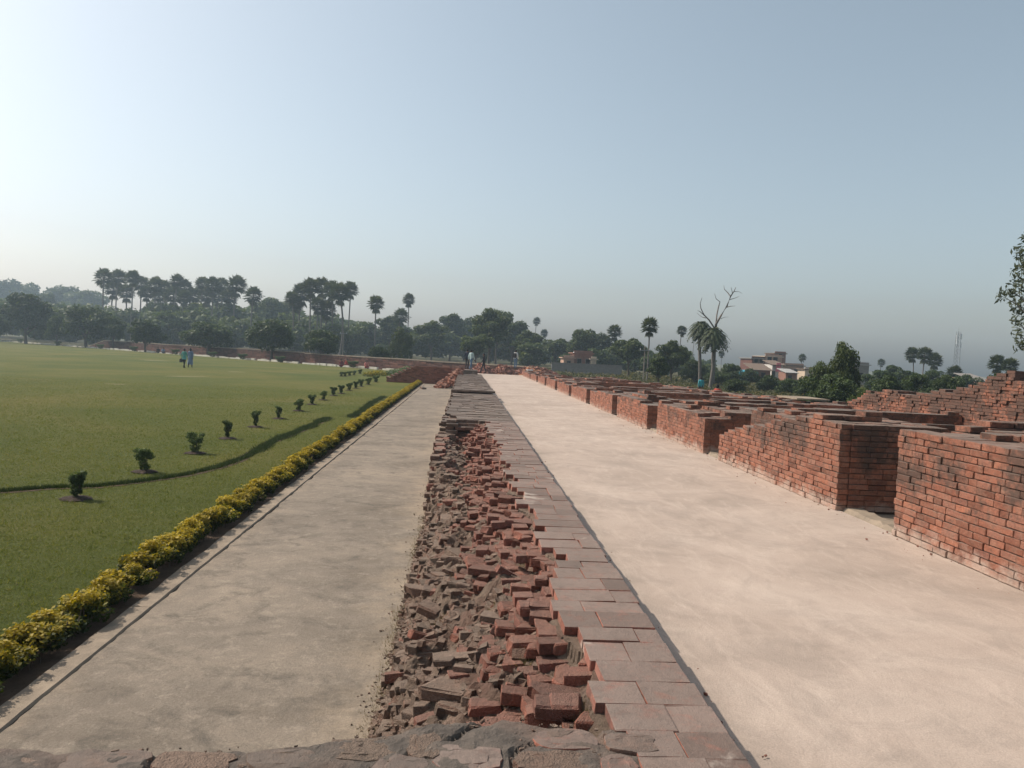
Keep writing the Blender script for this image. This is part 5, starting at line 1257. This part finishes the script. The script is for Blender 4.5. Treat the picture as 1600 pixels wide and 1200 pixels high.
    for i in range(m_):
        ph = math.pi * i / (m_ - 1) * (.72 if not long_hair else .95)
        for j in range(n):
            a = 2 * math.pi * j / n; x, y, z = math.sin(ph) * math.cos(a), math.sin(ph) * math.sin(a), math.cos(ph)
            cut = .62 if y < -.25 and z < .45 else 1
            Vh.append(f + np.array([.098 * x * cut, .108 * y * cut + .012, .112 * z + .015 - (.10 if long_hair and i > 6 and y > -.2 else 0)]))
    mb.add(Vh, [(i*n+j, i*n+(j+1) % n, (i+1)*n+(j+1) % n, (i+1)*n+j) for i in range(m_-1) for j in range(n)]); mb.build('hair', M['hair'], t, smooth=True)
    mb = MB()
    for sg in (-1, 1):
        q = f + np.array([.033 * sg, -.083, .012]); mb.box(q[0] - .011, q[0] + .011, q[1] - .004, q[1] + .006, q[2] - .006, q[2] + .006)
    mb.build('eyes', M['eye'], t)
    q = f + np.array([0, -.084, -.052]); MB().box(q[0] - .022, q[0] + .022, q[1] - .004, q[1] + .008, q[2] - .005, q[2] + .005).build('mouth', M['cl_maroon'], t)
    if dress:                                   # loose long garment
        n = 20; ring = [(1.30, .185, .13), (1.12, .165, .125), (.95, .19, .145), (.75, .21, .17), (dress[1], .24, .20)]; Vd = []
        for z, rx, ry in ring:
            for j in range(n):
                a = 2 * math.pi * j / n; w = 1 + .06 * math.sin(a * 5 + z * 4) * (1.3 - z); Vd.append((rx * w * math.cos(a), ry * w * math.sin(a), z))
        MB().add(Vd, [(i*n+j, i*n+(j+1) % n, (i+1)*n+(j+1) % n, (i+1)*n+j) for i in range(len(ring)-1) for j in range(n)]).build('long_shirt' if dress[1] > .5 else 'dress', M[dress[0]], t, smooth=True)
    if bag:
        c = np.array(J['wr' + ('r' if bag[1] < 0 else 'l')]) if bag[0] == 'hand' else np.array(J['che']) + np.array([0, .20, -.08])
        b = MB(); w, d_, h = (.13, .06, .30) if bag[0] == 'hand' else (.15, .09, .22)
        z1 = c[2] - (.08 if bag[0] == 'hand' else -h); V = [(c[0] + x * w * s_, c[1] + y * d_ * s_, z1 - h * 2 * u if bag[0] != 'hand' else z1 - h * u) for u, s_ in ((0, .7), (.15, 1), (.85, 1.05), (1, .85)) for x, y in ((-1, -1), (1, -1), (1, 1), (-1, 1))]
        b.add(V, [(i*4+j, i*4+(j+1) % 4, (i+1)*4+(j+1) % 4, (i+1)*4+j) for i in range(3) for j in range(4)] + [(3, 2, 1, 0), (12, 13, 14, 15)])
        o = b.build('carried_bag', M[bag[2]], None); o.parent = None
        o.location = base; o.rotation_euler = (0, 0, heading); o.scale = (k, k, k); o.name = 'handbag' if bag[0] == 'hand' else 'backpack'
        tag(o, bag[3], 'bag')
    return t
def onp(px, py, z): p = at(px, py, z); return (p[0], p[1], z)
PI = math.pi
b = onp(287.5, 575, ZP); person('person in a teal and white top and dark trousers walking on the lawn', b, 1.68, PI * .95, 'walk', 'cl_teal', 'cl_black', ('cl_teal', .78), ('hand', 1, 'cl_black', 'dark bag carried by the person in teal on the lawn'))
b = onp(297, 574.5, ZP); person('person in a long grey blue dress and head scarf walking on the lawn', b, 1.70, PI * 1.05, 'walk', 'cl_blue', 'cl_black', ('cl_blue', .28), None, True, phase=-1)
q = atY(735.5, 578, 66); person('person in a pale shirt and blue jeans walking on the wall top', (q[0], 66, .0 if q[2] > .3 else q[2]), 1.72, PI * .75, 'walk', 'cl_paleblue', 'cl_jeans')
WPZ = q[2]
q = atY(729.5, 577, 67); person('person in dark navy clothes standing beside the one in blue jeans', (q[0], 67, q[2]), 1.74, PI * .9, 'stand', 'cl_navy', 'cl_black')
q = atY(755, 582.5, 68); person('person in black clothes walking across the end of the pale walkway', (q[0], 68, q[2]), 1.70, -PI * .55, 'walk', 'cl_black', 'cl_black', phase=-1)
q = atY(805, 576, 70.5); person('person with black hair and light blue jeans beside the whitewashed post', (q[0], 70.5, q[2]), 1.72, PI * .8, 'stand', 'cl_white', 'cl_jeans', None, ('back', 1, 'cl_black', 'black backpack worn by the person beside the whitewashed post'))
q = atY(1096, 589, 60); person('person in turquoise standing in the scrub behind the cells', (q[0], 60, q[2] - 1.66), 1.66, PI, 'stand', 'cl_turq', 'cl_navy')
q = atY(1121, 604, 42); person('person in red sitting behind the low walls near the dead tree', (q[0], 42, q[2] - .80), 1.68, PI * .8, 'sit', 'cl_red', 'cl_maroon', long_hair=True)
for px, py, c1, c2, lab in ((533, 574, 'cl_maroon', 'cl_maroon', 'person in maroon sitting on the far lawn, left of a pair'), (542, 573, 'cl_red', 'cl_maroon', 'person in red sitting on the far lawn, right of a pair'), (572, 576, 'cl_pink', 'cl_red', 'person in pink sitting alone on the far lawn'), (247, 552, 'cl_black', 'cl_black', 'person in black sitting at the lawn edge near the low rounded tree'), (255, 552.5, 'cl_blue', 'cl_navy', 'person in blue sitting at the lawn edge near the low rounded tree')):
    person(lab, onp(px, py, ZP), 1.8, random.uniform(-1, 1), 'sit', c1, c2)
MB().box(-.55, .75, -1.3, 1.2, -.9, -.002).build('wall_end_pad', M['brick_grey'], None, (atY(732, 578, 66)[0], 66.3, WPZ)); tag(bpy.data.objects['wall_end_pad'], 'raised brick end of the ruined wall where two people stand', 'wall')

bpy.data.scenes.remove(TS)
# ------------------------------------------------------------------ haze
me = MB().box(-700, 700, -60, 640, -2.2, 34).mesh('haze'); hz_ = link('haze', me); tag(hz_, 'thin pale blue haze in the air', 'haze', kind='stuff')
hm = bpy.data.materials.new('haze'); hm.use_nodes = True; nt = hm.node_tree; nt.nodes.clear()
ou = nt.nodes.new('ShaderNodeOutputMaterial'); pv = nt.nodes.new('ShaderNodeVolumePrincipled')
pv.inputs['Color'].default_value = (.66, .84, 1.0, 1); pv.inputs['Density'].default_value = .0006; pv.inputs['Anisotropy'].default_value = .35
nt.links.new(pv.outputs[0], ou.inputs['Volume']); me.materials.clear(); me.materials.append(hm)
